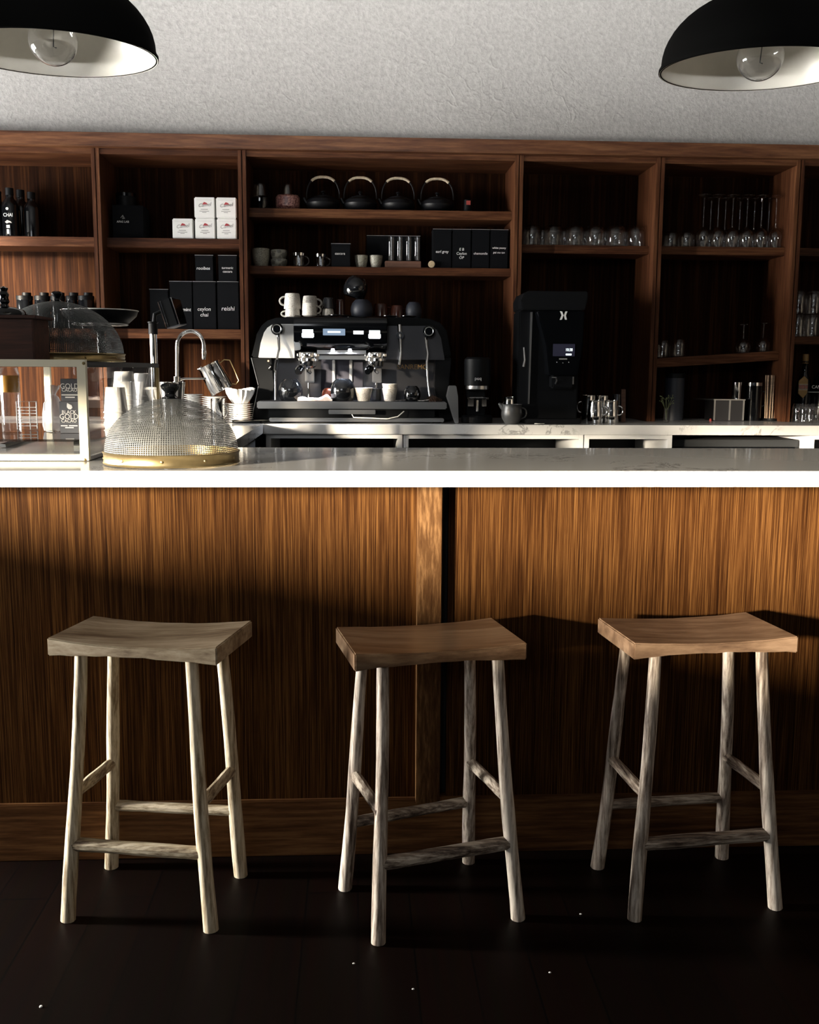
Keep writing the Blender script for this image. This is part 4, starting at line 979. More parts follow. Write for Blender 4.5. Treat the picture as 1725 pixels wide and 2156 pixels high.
MB().tube([(p.x, YM-.02+.004*i, ZB+.0025+.002*sin(i*1.6)) for i, p in enumerate(pp)], .002, 8).solo('white_cable', 'ink', (pp[0].x, YM-.02, ZB), 'thin white cable end lying before the black grinder', 'cable')

# grinder
Yr = YM-.01
t = thing('coffee_grinder', (P(1165, 880, Yr).x, Yr+.1, ZB), 'tall black coffee grinder with a small clock screen and white mark', 'coffee grinder')
def gz(y): return P(1165, y, Yr).z
def gx(x): return P(x, 760, Yr).x
MB().box(gx(1099), gx(1229), Yr+.09, 4.492, ZB+.012, gz(652)).build('body', 'black', t, bevel=.006)
MB().prism([(gx(1099), gz(652)), (gx(1097), gz(632)), (gx(1103), gz(617)), (gx(1112), gz(612)), (gx(1236), gz(612)), (gx(1237), gz(628)), (gx(1231), gz(652))], Yr+.02, 4.492).build('hopper_cover', 'black', t, bevel=.004)
MB().prism([(gx(1130), gz(655)), (gx(1229), gz(655)), (gx(1227), gz(728)), (gx(1218), gz(790)), (gx(1158), gz(790)), (gx(1150), gz(728))], Yr+.0, Yr+.095).build('front_cover', 'blackgloss', t, bevel=.004)
MB().prism([(gx(1122), gz(655)), (gx(1126), gz(655)), (gx(1123.5), gz(852)), (gx(1121), gz(852))], Yr+.075, Yr+.092).build('edge_strip', 'steel', t)  # pale strip painting the highlight down the grinder edge
MB().box(gx(1110), gx(1226), Yr-.01, 4.49, ZB, ZB+.022).build('base', 'black', t, bevel=.004)
def gchev(pts, nm): MB().prism([(gx(x), gz(y)) for x, y in pts], Yr-.003, Yr+.002).build(nm, 'ink', t)
gchev([(1177, 655.5), (1181, 655.5), (1184, 664), (1181, 673), (1176.5, 673.5), (1180, 664)], 'emblem')
gchev([(1192, 655.5), (1188, 655.5), (1185, 664), (1187.5, 673), (1191.5, 673), (1189, 664)], 'emblem')
MB().box(gx(1164), gx(1210), Yr-.003, Yr+.004, gz(750), gz(724)).build('screen', 'screen', t, bevel=.001)
text('10:38', (gx(1197.5), Yr-.0036, gz(736.5)), .017, 'digit', t, 'clock_digits', bold=.00015, width=.82)
MB().box(gx(1191), gx(1203), Yr-.0036, Yr+.001, gz(748), gz(744.5)).build('screen_bar', 'digit', t)
MB().box(gx(1177.5), gx(1194), Yr-.003, Yr+.001, gz(757), gz(754.5)).build('screen_line', 'dink', t)
for x, y in ((1173, 762.5), (1185.5, 764), (1198, 762.5)): MB().lathe([(1e-4, 0), (.0026, 0), (.002, .002), (1e-4, .002)], (gx(x), Yr+.001, gz(y)), 10, (0, -1, 0)).build('button', 'dink', t)
MB().box(gx(1166), gx(1212), Yr+.02, Yr+.09, gz(818), gz(790)).build('spout', 'black', t, bevel=.006)
m = MB().tube([(gx(1163), Yr+.0, gz(795)), (gx(1172), Yr+.0, gz(795)), (gx(1174), Yr+.005, gz(801)), (gx(1173), Yr+.02, gz(808))], .0032, 8); m.build('fork', 'steel', t)
MB().box(gx(1209), gx(1211.5), Yr+.015, Yr+.025, gz(809), gz(793)).build('fork', 'steel', t)
p_ = (gx(1110), Yr+.085, gz(752)); MB().tube([(gx(1109), Yr+.08, gz(731)), (gx(1111), Yr+.07, gz(758)), (gx(1109), Yr+.075, gz(772))], [.003, .004, .006], 8).build('lever', 'steel', t)
# steel jugs cluster
def steel_pot(px, Y_, r, top, label, mat='chrome', handle=None):
    c = Vector((P(px, 860, Y_).x, Y_, ZB)); h = P(px, top, Y_).z-ZB
    t = thing('steel_jug', c, label, 'jug', 'steel jugs past the grinder')
    MB().lathe([(1e-4, 0), (r, 0), (r*1.02, .004), (r*.98, h*.55), (r*.86, h*.82), (r*.88, h), (r*.82, h), (r*.8, h*.82), (r*.92, h*.5), (r*.94, .006), (1e-4, .005)], c, 28).build('body', mat, t)
    if handle is not None: ring_handle(c+Vector((0, 0, h*.55)), r, .018, h*.4, .003, handle).build('handle', mat, t)
    return t
steel_pot(1239, YM+.22, .034, 832, 'rear steel jug touching the grinder side', handle=PI)
steel_pot(1254, YM+.10, .034, 843, 'front steel jug nearest the grinder', handle=-.4)
steel_pot(1268, YM+.24, .032, 833, 'rear steel jug in the middle of the cluster')
steel_pot(1287, YM+.11, .034, 843, 'front steel jug farther from the grinder', handle=-.4)
steel_pot(1300, YM+.25, .026, 830, 'slim rear steel jug beside the wooden stick', mat='dsteel')
st = MB().box(-.010, .010, -.004, .004, 0, .145)
pq = Vector((P(1307, 870, YM+.26).x, YM+.21, ZB)); st.v = [(x+pq.x, y+pq.y+.12*z, z+pq.z) for x, y, z in st.v]
st.solo('wooden_stick', 'rack_wood', pq, 'flat wooden stirring stick leaning behind the steel jugs', 'stick', bevel=.001)

# ------------------------------------------------------------------ unit 5 counter
Yv = YD+.0; c = Vector((P(1396, 870, Yv).x, Yv-.06, ZB)); c.y = Yv-.05
t = thing('sprig_vase', c, 'tiny glass vase with a dry sprig beside the upright', 'vase')
MB().lathe([(1e-4, 0), (.013, 0), (.014, .003), (.011, .05), (.013, .062), (.0118, .062), (.0095, .05), (.012, .004), (1e-4, .004)], c, 20).build('glass', 'glass', t)
m = MB(); rn = random.Random(11)
for i in range(9):
    a = rn.uniform(0, 2*PI); e = c+Vector((.030*cos(a)*rn.uniform(.4, 1), .02*sin(a), rn.uniform(.085, .118)))
    m.tube([c+Vector((0, 0, .006)), c+Vector((.004*cos(a), .004*sin(a), .055)), e], .0009, 5)
    for q in range(4):
        b = e+Vector((rn.uniform(-.008, .008), rn.uniform(-.006, .006), rn.uniform(-.012, .006)))
        m.lathe([(1e-4, -.003), (.0028, 0), (1e-4, .003)], b, 6)
m.build('sprig', 'green', t)
c = Vector((P(1420, 840, YS+.06).x, YS+.06, ZB)); r = (P(1440, 830, YS+.06).x-P(1401, 830, YS+.06).x)/2; h = P(1420, 786, YS+.06).z-ZB
t = thing('dark_canister', c, 'tall dull slate canister behind the sprig vase', 'canister')
MB().lathe([(1e-4, 0), (r, 0), (r, h*.9), (1e-4, h*.9)], c, 32).build('body', 'dblue_cup', t)
MB().lathe([(r*1.02, h*.9), (r*1.02, h*.985), (r*.97, h), (1e-4, h)], c, 32).build('lid', 'black', t)
Yx = YS-.02
t = thing('steel_box', (P(1532, 878, Yx).x, Yx, ZB), 'low dark caddy with three steel edges under the small steel cup', 'box')
bx0, bx1, _, bz = rect(1503, 1568, 841, 880, Yx); 
MB().box(bx0, bx1, Yx, Yx+.12, ZB, bz-.004).build('box', 'dsteel', t, bevel=.002)
m = MB()
for px in (1505, 1537, 1566): x = P(px, 860, Yx).x; m.box(x-.004, x+.003, Yx-.003, Yx+.002, ZB+.003, bz-.003)
m.build('edge_strip', 'steel', t)
lx = P(1464, 842, Yx+.1).x
MB().add([(bx0-.002, Yx-.002, bz-.004), (bx1+.002, Yx-.002, bz-.004), (bx1+.002, Yx+.122, bz-.004), (lx, Yx+.122, bz-.004), (bx0-.002, Yx-.002, bz+.001), (bx1+.002, Yx-.002, bz+.001), (bx1+.002, Yx+.122, bz+.001), (lx, Yx+.122, bz+.001)], [(0, 3, 2, 1), (4, 5, 6, 7), (0, 1, 5, 4), (1, 2, 6, 5), (2, 3, 7, 6), (3, 0, 4, 7)]).build('lid', 'steel', t)
MB().lathe([(1e-4, 0), (.006, 0), (.006, .006), (.004, .010), (1e-4, .011)], (P(1497, 876, Yx-.01).x, Yx-.01, ZB), 14).solo('red_cap', 'red', (P(1497, 876, Yx-.01).x, Yx-.01, ZB), 'tiny red bottle cap beside the low dark caddy', 'cap')
c = Vector((P(1552, 820, Yx+.04).x, Yx+.04, bz+.001)); h = P(1552, 805, Yx+.04).z-c.z
MB().lathe([(1e-4, 0), (.021, 0), (.0215, .003), (.0215, h), (.020, h), (.020, .005), (1e-4, .004)], c, 28).solo('steel_cup', 'chrome', c, 'small straight steel cup on top of the low dark caddy', 'cup')
c = Vector((P(1586, 840, Yx+.06).x, Yx+.06, ZB)); h = P(1586, 802, Yx+.06).z-ZB; r = .041
t = thing('black_flask', c, 'gloss black flask with a chromed lid between the caddy and the straws', 'flask')
MB().lathe([(1e-4, 0), (r, 0), (r, .003), (r, h*.88), (1e-4, h*.88)], c, 32).build('body', 'blackgloss', t)
MB().lathe([(r*.99, h*.88), (r*.98, h*.96), (r*.7, h), (1e-4, h)], c, 32).build('lid', 'chrome', t)
ring_handle(c+Vector((0, 0, h*.55)), r, .022, .07, .0045, -.3).build('handle', 'blackgloss', t)
# straws in a holder
Ys_ = YS+.02; c = Vector((P(1626, 870, Ys_).x, Ys_, ZB))
MB().lathe([(1e-4, 0), (.040, 0), (.041, .004), (.041, .012), (.039, .012), (.038, .006), (1e-4, .005)], c, 28).solo('straw_holder', 'black', c, 'low black dish holding the paper straws upright', 'holder')
s0 = None; rn = random.Random(4)
order = [(-.032, 0), (-.026, -.006), (-.020, .004), (-.0145, -.008), (-.008, .003), (-.002, -.008), (.004, .004), (.010, -.006), (.016, .002), (.022, -.005), (.027, .006), (-.011, .013), (.002, .015), (.013, .013)]
for i, (dx, dy) in enumerate(order):
    p = c+Vector((dx, dy, .0062))
    if s0 is None:
        s0 = MB().lathe([(1e-4, 0), (.003, 0), (.003, .205), (.0024, .205), (.0024, .2), (1e-4, .2)], p, 10).solo('paper_straw', 'straw', p, 'brown paper straw in the upright bundle by the flask', 'straw', 'brown paper straws in the bundle'); o = s0
    else: o = dup(s0, p)
    o.rotation_euler = (rn.uniform(-.02, .02), dx*.5+rn.uniform(-.02, .02), 0)
o = dup(s0, c+Vector((.035, 0, .0062)), 'single brown paper straw slanting away from the bundle', rz=0); o.rotation_euler = (0, .24, 0)
del o['group']

# ------------------------------------------------------------------ unit 6 counter
def bottle(px, Y_, r, h, label):
    c = Vector((P(px, 830, Y_).x, Y_, ZB)); t = thing('spirit_bottle', c, label, 'bottle')
    MB().lathe([(1e-4, 0), (r, 0), (r, .004), (r, h*.50), (r*.8, h*.60), (.014, h*.72), (.013, h*.86), (.0145, h*.87), (.0145, h*.90), (.013, h*.90), (1e-4, h*.90)], c, 28).build('body', 'blackgloss', t)
    MB().lathe([(.0145, h*.86), (.0145, h), (.013, h+.001), (1e-4, h+.001)], c, 20).build('cap', 'gold', t)
    return t, c
t, c = bottle(1692, YS+.10, .036, .31, 'dark bottle with a pointed orange label behind the counter tumblers')
Yl = c.y-.0365; zl = P(1690, 815, Yl).z; xl = P(1691, 815, Yl).x
MB().prism([(xl-.020, zl+.03), (xl+.004, zl+.052), (xl+.022, zl+.035), (xl+.022, zl-.028), (xl+.004, zl-.052), (xl-.020, zl-.030)], Yl-.001, Yl+.006).build('label', 'gold', t)
MB().box(xl-.0205, xl+.0225, Yl-.002, Yl+.003, zl-.013, zl+.013).build('label_band', 'brown_cup', t)
text('VEN', (xl+.001, Yl-.0022, zl), .022, 'red', t, 'lettering', bold=.00015)
MB().box(xl-.0205, xl+.0225, Yl-.0022, Yl+.003, zl+.012, zl+.0145).build('label_line', 'wrap', t); MB().box(xl-.0205, xl+.0225, Yl-.0022, Yl+.003, zl-.0145, zl-.012).build('label_line', 'wrap', t)
t, c = bottle(1729, YS+.09, .045, .32, 'black bottle cut by the picture edge with white capital letters')
text('CAMP', (P(1709, 823, c.y-.046).x, c.y-.0465, P(1709, 815, c.y-.046).z), .021, 'ink', t, 'lettering', align='LEFT')
MB().box(P(1704, 823, c.y-.046).x, c.x+.03, c.y-.0465, c.y-.03, P(1709, 826, c.y-.046).z, P(1709, 825, c.y-.046).z).build('label_line', 'ink', t)
for k, (px, dy) in enumerate(((1683, -.12), (1712, -.13), (1697, -.20))):
    dup(tg, (P(px, 870, YS+dy).x, YS+dy, ZB), ['upturned tumbler on the counter below the orange label', 'upturned tumbler on the counter at the picture edge', 'upturned tumbler on the counter in front of the other two'][k], 'counter tumblers before the bottles', scale=(.70, .70, .95))

# ------------------------------------------------------------------ display case on the bar
YA, YBc = 2.50, 3.42
X1 = P(183, 865, YA).x; X0 = -1.36; zct = P(120, 757, YA).z; zcb = ZB
t = thing('display_case', ((X0+X1)/2, YA, ZB), 'glass display case with a pale brass front frame, at the bar end', 'display case')
ix1 = P(165, 865, YA).x; iz0 = P(90, 957, YA).z; iz1 = P(90, 772, YA).z
fw = X1-ix1
m = MB().box(X0, X1, YA, YA+.018, zcb+.001, iz0).box(X0, X1, YA, YA+.018, iz1, zct).box(ix1, X1, YA, YA+.018, iz0, iz1).box(X0, X0+fw, YA, YA+.018, iz0, iz1)
m.build('front_frame', 'cream', t, smooth=0)
for px, py in ((176, 765), (179, 968)):
    p = P(px, py, YA); MB().lathe([(1e-4, .003), (.003, .002), (.004, 0), (1e-4, 0)], (p.x, YA, p.z), 14, (0, -1, 0)).build('screw', 'brass', t)
MB().box(X0+fw, ix1, YA+.006, YA+.010, iz0, iz1).build('front_pane', 'pane', t)
MB().box(X1-.008, X1-.004, YA+.018, YBc-.012, zcb+.012, zct-.018).build('side_pane', 'pane', t)
MB().box(X0, X1, YA+.018, YBc, zct-.018, zct-.004).build('top_panel', 'black', t, bevel=.002)
MB().box(X0, X1, YA+.018, YBc, zcb+.001, zcb+.010).build('base_panel', 'quartz', t)
MB().box(X1-.014, X1, YBc-.014, YBc, zcb+.010, zct-.018).build('corner_post', 'brass', t)
xp = P(102, 840, YBc-.01).x
ka, kb = PZ(0, 941, zcb+.012), PZ(104, 908, zcb+.012); kd = Vector((.02, -.012, 0))
MB().add([ka, kb, kb+kd, ka+kd, ka+Vector((0, 0, .008)), kb+Vector((0, 0, .008)), kb+kd+Vector((0, 0, .008)), ka+kd+Vector((0, 0, .008))], [(0, 3, 2, 1), (4, 5, 6, 7), (0, 1, 5, 4), (1, 2, 6, 5), (2, 3, 7, 6), (3, 0, 4, 7)]).build('rail', 'black', t)
MB().box(xp-.010, xp+.010, YBc-.016, YBc, zcb+.010, zct-.018).build('back_post', 'cream', t)
zr = ZB+.024
MB().box(xp, X1, YBc-.016, YBc, zr-.012, zr+.006).build('back_rail', 'cream', t)
zsh = ZB+.045
MB().box(X0+.03, X1-.012, YA+.12, YBc-.03, zsh-.006, zsh).build('glass_shelf', 'pane', t)
for q in (.3, .93): MB().box(X0+.03+(X1-X0-.06)*q, X0+.045+(X1-X0-.06)*q, YA+.14, YA+.16, zcb+.01, zsh-.006).build('shelf_foot', 'chrome', t)
# chocolate bars inside, one on the other
def choc(x0, x1, y0, y1, z0, words, tl, label, Y_):
    a, b, c0, d0 = rect(x0, x1, y0, y1, Y_); h = d0-c0
    t = thing('chocolate_pack', ((a+b)/2, Y_, z0), label, 'chocolate', 'slate grey chocolate packs')
    MB().box(a, b, Y_, Y_+.03, z0, z0+h).build('pack', 'cbox', t, bevel=.001)
    for w, px, py, s in words: p = P(px, py, Y_); text(w, (p.x, Y_-.001, p.z+(z0-c0)), s, 'ink', t, 'lettering', bold=.0001, width=.92)
    m = MB()
    for px0, px1, py in tl: p, q = P(px0, py, Y_), P(px1, py, Y_); m.box(p.x, q.x, Y_-.0008, Y_+.0004, p.z+(z0-c0)-.0014, p.z+(z0-c0)+.0014)
    m.build('fine_print', 'ink', t)
    return h, z0-c0, t
Yc_ = 2.86
zc0 = zsh+.0008
hh, off, tch = choc(124, 165, 811, 878, zc0, [('BLACK', 144, 834, .014), ('GOLD', 144, 843.5, .0205), ('CACAO', 144, 852.5, .013)], [(127, 141, 862.5), (144, 162, 862.5), (136, 154, 866.5)], 'lower slate chocolate pack with white lettering in the display case', Yc_)
p = P(145, 822, Yc_); z_ = p.z+off
MB().prism([(p.x-.007, z_+.004), (p.x-.006, z_+.010), (p.x-.002, z_+.008), (p.x+.006, z_+.004), (p.x+.008, z_-.003), (p.x+.003, z_-.008), (p.x-.003, z_-.007), (p.x-.007, z_-.002)], Yc_-.001, Yc_+.001).build('emblem', 'ink', tch)
choc(126, 165, 762, 809, zc0+hh+.001, [('GOLD', 145, 778, .0205), ('CACAO', 145, 786, .013)], [(128, 163, 796), (136, 156, 801)], 'upper slate chocolate pack standing on the lower one in the case', Yc_)
Yc2 = 3.05
for k, (a, b, y0, y1, z_, mt_) in enumerate(((184, 209, 808, 876, zc0, 'straw'), )):
    pass
# jars and bags at the far end of the case
c = Vector((P(22, 840, 2.9).x, 2.9, zc0)); h = P(22, 774, 2.9).z-zc0
t = thing('honey_jar', c, 'tall clear jar with amber contents in the display case', 'jar')
MB().lathe([(1e-4, 0), (.026, 0), (.027, .004), (.027, h*.9), (.022, h), (.02, h), (.0255, h*.9), (.0255, .005), (1e-4, .004)], c, 24).build('jar', 'glass', t)
MB().lathe([(1e-4, h*.62), (.0245, h*.62), (.0245, h*.88), (1e-4, h*.88)], c, 24).build('contents', 'amber', t)
wr = thing('reflected_lines', Vector((P(60, 860, 3.0).x, 3.0, zc0)), 'white bars imitating a reflection in the case glass, beside the jar', 'rack'); m = MB()  # bars stand in for white lines reflected in the glass
ra, rb, r0_, r1_ = rect(34, 76, 812, 872, 3.0); r1_ += zc0-r0_; r0_ = zc0
m.tube([(ra, 3.0, r0_+.002), (ra, 3.0, r1_), (rb, 3.0, r1_), (rb, 3.0, r0_+.002)], .002, 8, closed=True); m.build('frame', 'china', wr)
m = MB()
for i in range(7): z = r0_+.012+(r1_-r0_-.02)*i/7; m.tube([(ra, 3.0, z), (rb, 3.0, z)], .0013, 6)
m.tube([((ra*.35+rb*.65), 3.0, r0_), ((ra*.35+rb*.65), 3.0, r1_)], .0016, 6)
m.build('bars', 'china', wr)
bg = MB(); rn = random.Random(9); c = Vector((P(112, 850, 2.95).x, 2.95, zc0))
pr = [(1e-4, 0), (.028, .002), (.034, .02), (.031, .05), (.026, .08), (.014, .098), (.008, .105), (.017, .122), (.020, .132)]
bg.lathe(pr, c, 22)
bg.v = [(x+rn.uniform(-.003, .003), y+rn.uniform(-.003, .003), max(z+rn.uniform(-.002, .002), zc0)) for x, y, z in bg.v]
MT['cello'] = thin_glass('cellophane', (.95, .95, .95), 1.5, .15, haze=.45)
bg.solo('treat_bag', 'cello', c, 'tied cellophane bag beside the chocolate packs in the case', 'bag', smooth=50)
for k, (px, py0, n_, Y_) in enumerate(()):
    pass
# paper cup stacks behind the case
def cup_stack(px, top, Y_, z0, n_, r, stack):
    c = Vector((P(px, 850, Y_).x, Y_, z0)); h1 = .088; H = P(px, top, Y_).z-z0
    step = (H-h1)/max(n_-1, 1); base = None
    for i in range(n_):
        p = c+Vector((0, 0, i*step))
        lb = f'white takeaway cup in the {stack}, ' + ('topmost' if i == n_-1 else 'bottom' if i == 0 else ['second', 'third', 'fourth', 'fifth', 'sixth', 'seventh', 'eighth', 'ninth', 'tenth'][i-1]+' from the worktop')
        if base is None:
            base = MB().lathe([(r+.002, 0), (r+.003, .003), (r, .005), (r*.80, h1*.97), (r*.76, h1), (r*.74, h1-.004), (1e-4, h1-.004)], p, 28).lathe([(1e-4, h1-.007), (r*.795, h1-.008), (r-.0004, 0), (r+.002, 0)], p, 28).solo('takeaway_cup', 'paper', p, lb, 'paper cup', 'upturned takeaway cups behind the case')
        else: dup(base, p, lb)
cup_stack(244, 815, 3.52, ZB, 5, .040, 'short stack close to the case glass')
cup_stack(263, 782, 3.75, ZB, 8, .042, 'tallest stack behind the case')
cup_stack(303, 786, 3.86, ZB, 8, .040, 'tall stack beside the chrome pole')

# things on top of the case
zc = zct-.004+.0005
a, b, _, zbx = rect(-60, 70, 668, 755, YA+.06)
t = thing('wooden_box', ((a+b)/2, YA+.06, zc), 'dark red-brown wooden box on top of the display case', 'box')
MB().box(a-.25, b, YA+.06, YA+.19, zc, zbx-.002).build('box', 'box_wood', t, bevel=.002)
MB().box(a-.26, b+.011, YA+.05, YA+.20, zbx-.002, P(40, 663, YA+.05).z).build('lid', 'box_wood', t, bevel=.002)
zl2 = P(40, 663, YA+.05).z
c = Vector((P(10, 655, YA+.125).x, YA+.125, zl2))
t = thing('serving_cover', c, 'small black domed cover with a tall twisted knob on the wooden box', 'cover')
MB().lathe([(.055, 0), (.054, .006), (.046, .016), (.028, .022), (.010, .024), (1e-4, .0245)], c, 32).build('dome', 'blackgloss', t)
MB().lathe([(.011, .024), (.009, .030), (.013, .036), (.010, .046), (.0125, .054), (.008, .062), (.011, .070), (1e-4, .075)], c, 20).build('knob', 'blackgloss', t)
def dome(cx_px, Yd, z0, rpx, ring_px, apex_py, knob_px, label, mesh_mat):
    c = Vector((P(cx_px, 900 if z0 < 1.2 else 740, Yd).x, Yd, z0))
    r = rpx*Yd/F_PX*.985; zr_ = z0+ring_px; hz = P(cx_px, apex_py, Yd).z-zr_
    t = thing('mesh_dome', c, label, 'food cover', 'wire mesh food covers with brass bands')
    bd = MB().lathe([(r*.985, .001), (r+.001, .001), (r+.002, .003), (r+.001, .0045), (r, .006), (r, ring_px-.006), (r+.001, ring_px-.0045), (r+.0025, ring_px-.002), (r+.001, ring_px), (r*.985, ring_px), (r*.985, .001)], c, 72).build('brass_band', 'brass', t)
    for k in range(10):
        a = 2*PI*k/10+.35; d = Vector((cos(a), sin(a), 0))
        MB().lathe([(.004, 0), (.003, .002), (1e-4, .0028)], c+d*(r-.0005)+Vector((0, 0, ring_px*.5)), 10, d).build('rivet', 'brass', bd).parent = bd
    pr = [(r*.985*cos(q)**1.06 if q < PI/2 else 1e-4, ring_px+hz*sin(q)) for q in [PI/2*i/20 for i in range(0, 20)]] + [(.006, ring_px+hz)]
    MB().lathe(pr, c, 72).build('mesh', mesh_mat, t, uv=lambda v: (math.atan2(v.y-c.y, v.x-c.x)*r*.8, (v.z-z0)*1.0+.35*max(0, r-math.hypot(v.x-c.x, v.y-c.y))))
    k0, k1 = knob_px; kz = P(cx_px, k0, Yd).z; kb = z0+ring_px+hz-.002; kh = kz-kb; kr = k1*Yd/F_PX
    MB().lathe([(kr*.92, 0), (kr*.95, kh*.06), (kr*.6, kh*.16), (kr*.5, kh*.3), (kr*.62, kh*.45), (kr*.9, kh*.62), (kr, kh*.78), (kr*.85, kh*.93), (kr*.4, kh), (1e-4, kh)], (c.x, c.y, kb), 28).build('knob', 'blackgloss', t)
    return t
dome(361, 2.46, ZB+.0005, 140, .030, 838, (806, 20), 'brass-banded wire mesh dome standing at the front edge of the bar', 'mesh')
dome(125, 2.90, zc, 131, .024, 634, (613, 11), 'dark wire mesh dome on top of the display case beside the wooden box', 'mesh_dark')
# pedestal dish behind the dome, on the case
Yd = 3.23; c = Vector((P(212, 700, Yd).x, Yd, zc)); 
def dz_(y): return P(212, y, Yd).z-zc
rd = 76*Yd/F_PX
t = thing('pedestal_dish', c, 'black oval pedestal dish with a pale rim behind the dark mesh dome', 'dish')
dp = MB().lathe([(1e-4, dz_(686)), (rd*.35, dz_(686)), (rd*.75, dz_(680)), (rd*.95, dz_(665)), (rd, dz_(653)), (rd*.985, dz_(653)), (rd*.93, dz_(664)), (rd*.74, dz_(677)), (1e-4, dz_(682))], c, 48)
dp.build('bowl', 'black', t)
MB().tube([c+Vector((rd*1.0*cos(a), rd*1.0*sin(a), dz_(654))) for a in [2*PI*i/60 for i in range(60)]], .0016, 6, closed=True).lathe([(rd*.30, dz_(685)), (rd*.72, dz_(681.5)), (rd*.735, dz_(683.5)), (rd*.70, dz_(685.5)), (rd*.30, dz_(687.2))], c, 48).build('edge_band', 'china', t)
MB().lathe([(1e-4, 0), (.05, .001), (.046, .004), (.014, .012), (.012, dz_(700)), (.03, dz_(687)), (1e-4, dz_(687))], c, 28).build('stem', 'blackgloss', t)

# ------------------------------------------------------------------ return counter: pole, tap, cup, plates
Yp = 3.72; c = Vector((P(324, 750, Yp).x, Yp, ZB))
t = thing('tablet_stand', c, 'chrome pole stand holding a black tilted tablet behind the case', 'tablet stand')
MB().lathe([(1e-4, 0), (.03, 0), (.03, .006), (.016, .010), (.0135, .014), (.0135, P(324, 700, Yp).z-ZB), (1e-4, P(324, 700, Yp).z-ZB)], c, 28).build('pole', 'chrome', t)
MB().lathe([(.0165, P(324, 704, Yp).z-ZB), (.0165, P(324, 681, Yp).z-ZB), (.019, P(324, 680, Yp).z-ZB), (.019, P(324, 677.5, Yp).z-ZB), (1e-4, P(324, 677.5, Yp).z-ZB)], c, 24).build('collar', 'black', t)
MB().tube([P(324, 680, Yp), P(326, 662, Yp), P(340, 656, Yp+.01), P(356, 655, Yp+.02)], .008, 10).build('arm', 'black', t)
q0, q1, q2, q3 = P(333, 636, Yp), P(359, 626, Yp), P(378, 683, Yp), P(351, 690, Yp)
def slab(p, q, r_, s_, dvec, nm, mat, bev=.0015):
    d = Vector(dvec); MB().add([p, q, r_, s_, p+d, q+d, r_+d, s_+d], [(0, 1, 2, 3), (7, 6, 5, 4), (0, 4, 5, 1), (1, 5, 6, 2), (2, 6, 7, 3), (3, 7, 4, 0)]).build(nm, mat, t, bevel=bev)
slab(q0, q1, q2, q3, (.0, .012, 0), 'side_bracket', 'black')
r1, r2 = P(380, 631, Yp+.10), P(394, 681, Yp+.10)
slab(q1, r1, r2, q2, (-.008, -.002, 0), 'tablet', 'blackgloss')
MB().tube([q1, q2], .0022, 6).build('edge_strip', 'chrome', t); MB().tube([q0, q3], .002, 6).build('edge_strip', 'chrome', t)
MB().tube([P(337, 634, Yp-.002), P(355, 689, Yp-.002)], .0012, 6).build('edge_strip', 'chrome', t)
slab(q3, q2, r2, P(366, 690, Yp+.10), (0, 0, -.004), 'ledge', 'dsteel')
Yt = 3.92; c = Vector((P(373, 800, Yt).x, Yt, ZB))
t = thing('gooseneck_tap', c, 'chrome gooseneck tap arching over the return worktop', 'tap')
MB().lathe([(1e-4, 0), (.022, 0), (.022, .006), (.011, .01), (.011, P(373, 803, Yt).z-ZB), (.0135, P(373, 803, Yt).z-ZB), (.0135, P(373, 793, Yt).z-ZB), (1e-4, P(373, 793, Yt).z-ZB)], c, 24).build('base', 'chrome', t)
arch = [P(373, 795, Yt), P(373, 760, Yt), P(373, 730, Yt)]
for i in range(1, 13):
    a = PI - PI*i/12*.97; arch.append(P(401+28*cos(a), 727-30*sin(a), Yt))
arch += [P(429.5, 736, Yt)]
MB().tube(arch, .0075, 14).build('spout', 'chrome', t)
MB().tube([P(429, 734, Yt), P(429.5, 746, Yt), P(429, 757, Yt)], [.0085, .0095, .007], 14).build('nozzle', 'chrome', t)
MB().tube([P(380, 799, Yt), P(390, 797, Yt), P(434, 797, Yt)], [.006, .004, .0035], 10).build('lever', 'chrome', t)
Ysh = 3.30; c = Vector((P(363, 830, Ysh).x, Ysh, ZB)); h = P(363, 804, Ysh).z-ZB
MB().lathe([(1e-4, 0), (.026, 0), (.028, .003), (.034, h*.6), (.042, h), (.0405, h), (.0325, h*.6), (.026, .006), (1e-4, .005)], c, 32).solo('shaker_cup', 'chrome', c, 'flared steel shaker cup rising behind the front mesh dome', 'cup')
# plates
pl = None
def plates(px, Y_, r, n_, step, which):
    global pl
    c = Vector((P(px, 860, Y_).x, Y_, ZB))
    for i in range(n_):
        p = c+Vector((0, 0, .0004+i*step))
        lb = f'white saucer plate in the {which}, ' + ('topmost' if i == n_-1 else 'bottom' if i == 0 else ['second', 'third', 'fourth', 'fifth', 'sixth', 'seventh', 'eighth', 'ninth', 'tenth', 'eleventh', 'twelfth'][i-1]+' from the worktop')
        if pl is None:
            pl = MB().lathe([(1e-4, 0), (.034, 0), (.036, .002), (.058, .0062), (.060, .0078), (.0585, .0084), (.036, .0048), (1e-4, .004)], p, 36).solo('saucer_plate', 'china', p, lb, 'plate', 'stacked white plates'); pl['r'] = 1; del pl['r']
        else: dup(pl, p, lb, scale=(r/.06, r/.06, 1))
    return c.z+.0004+n_*step
zC_ = plates(504, YC+.13, .060, 9, .0088, 'stack under the paper filters')
zB_ = plates(452, YC+.24, .055, 12, .0089, 'stack under the tilted jug')
zA_ = plates(408, YC+.30, .045, 13, .0088, 'stack behind the tap')
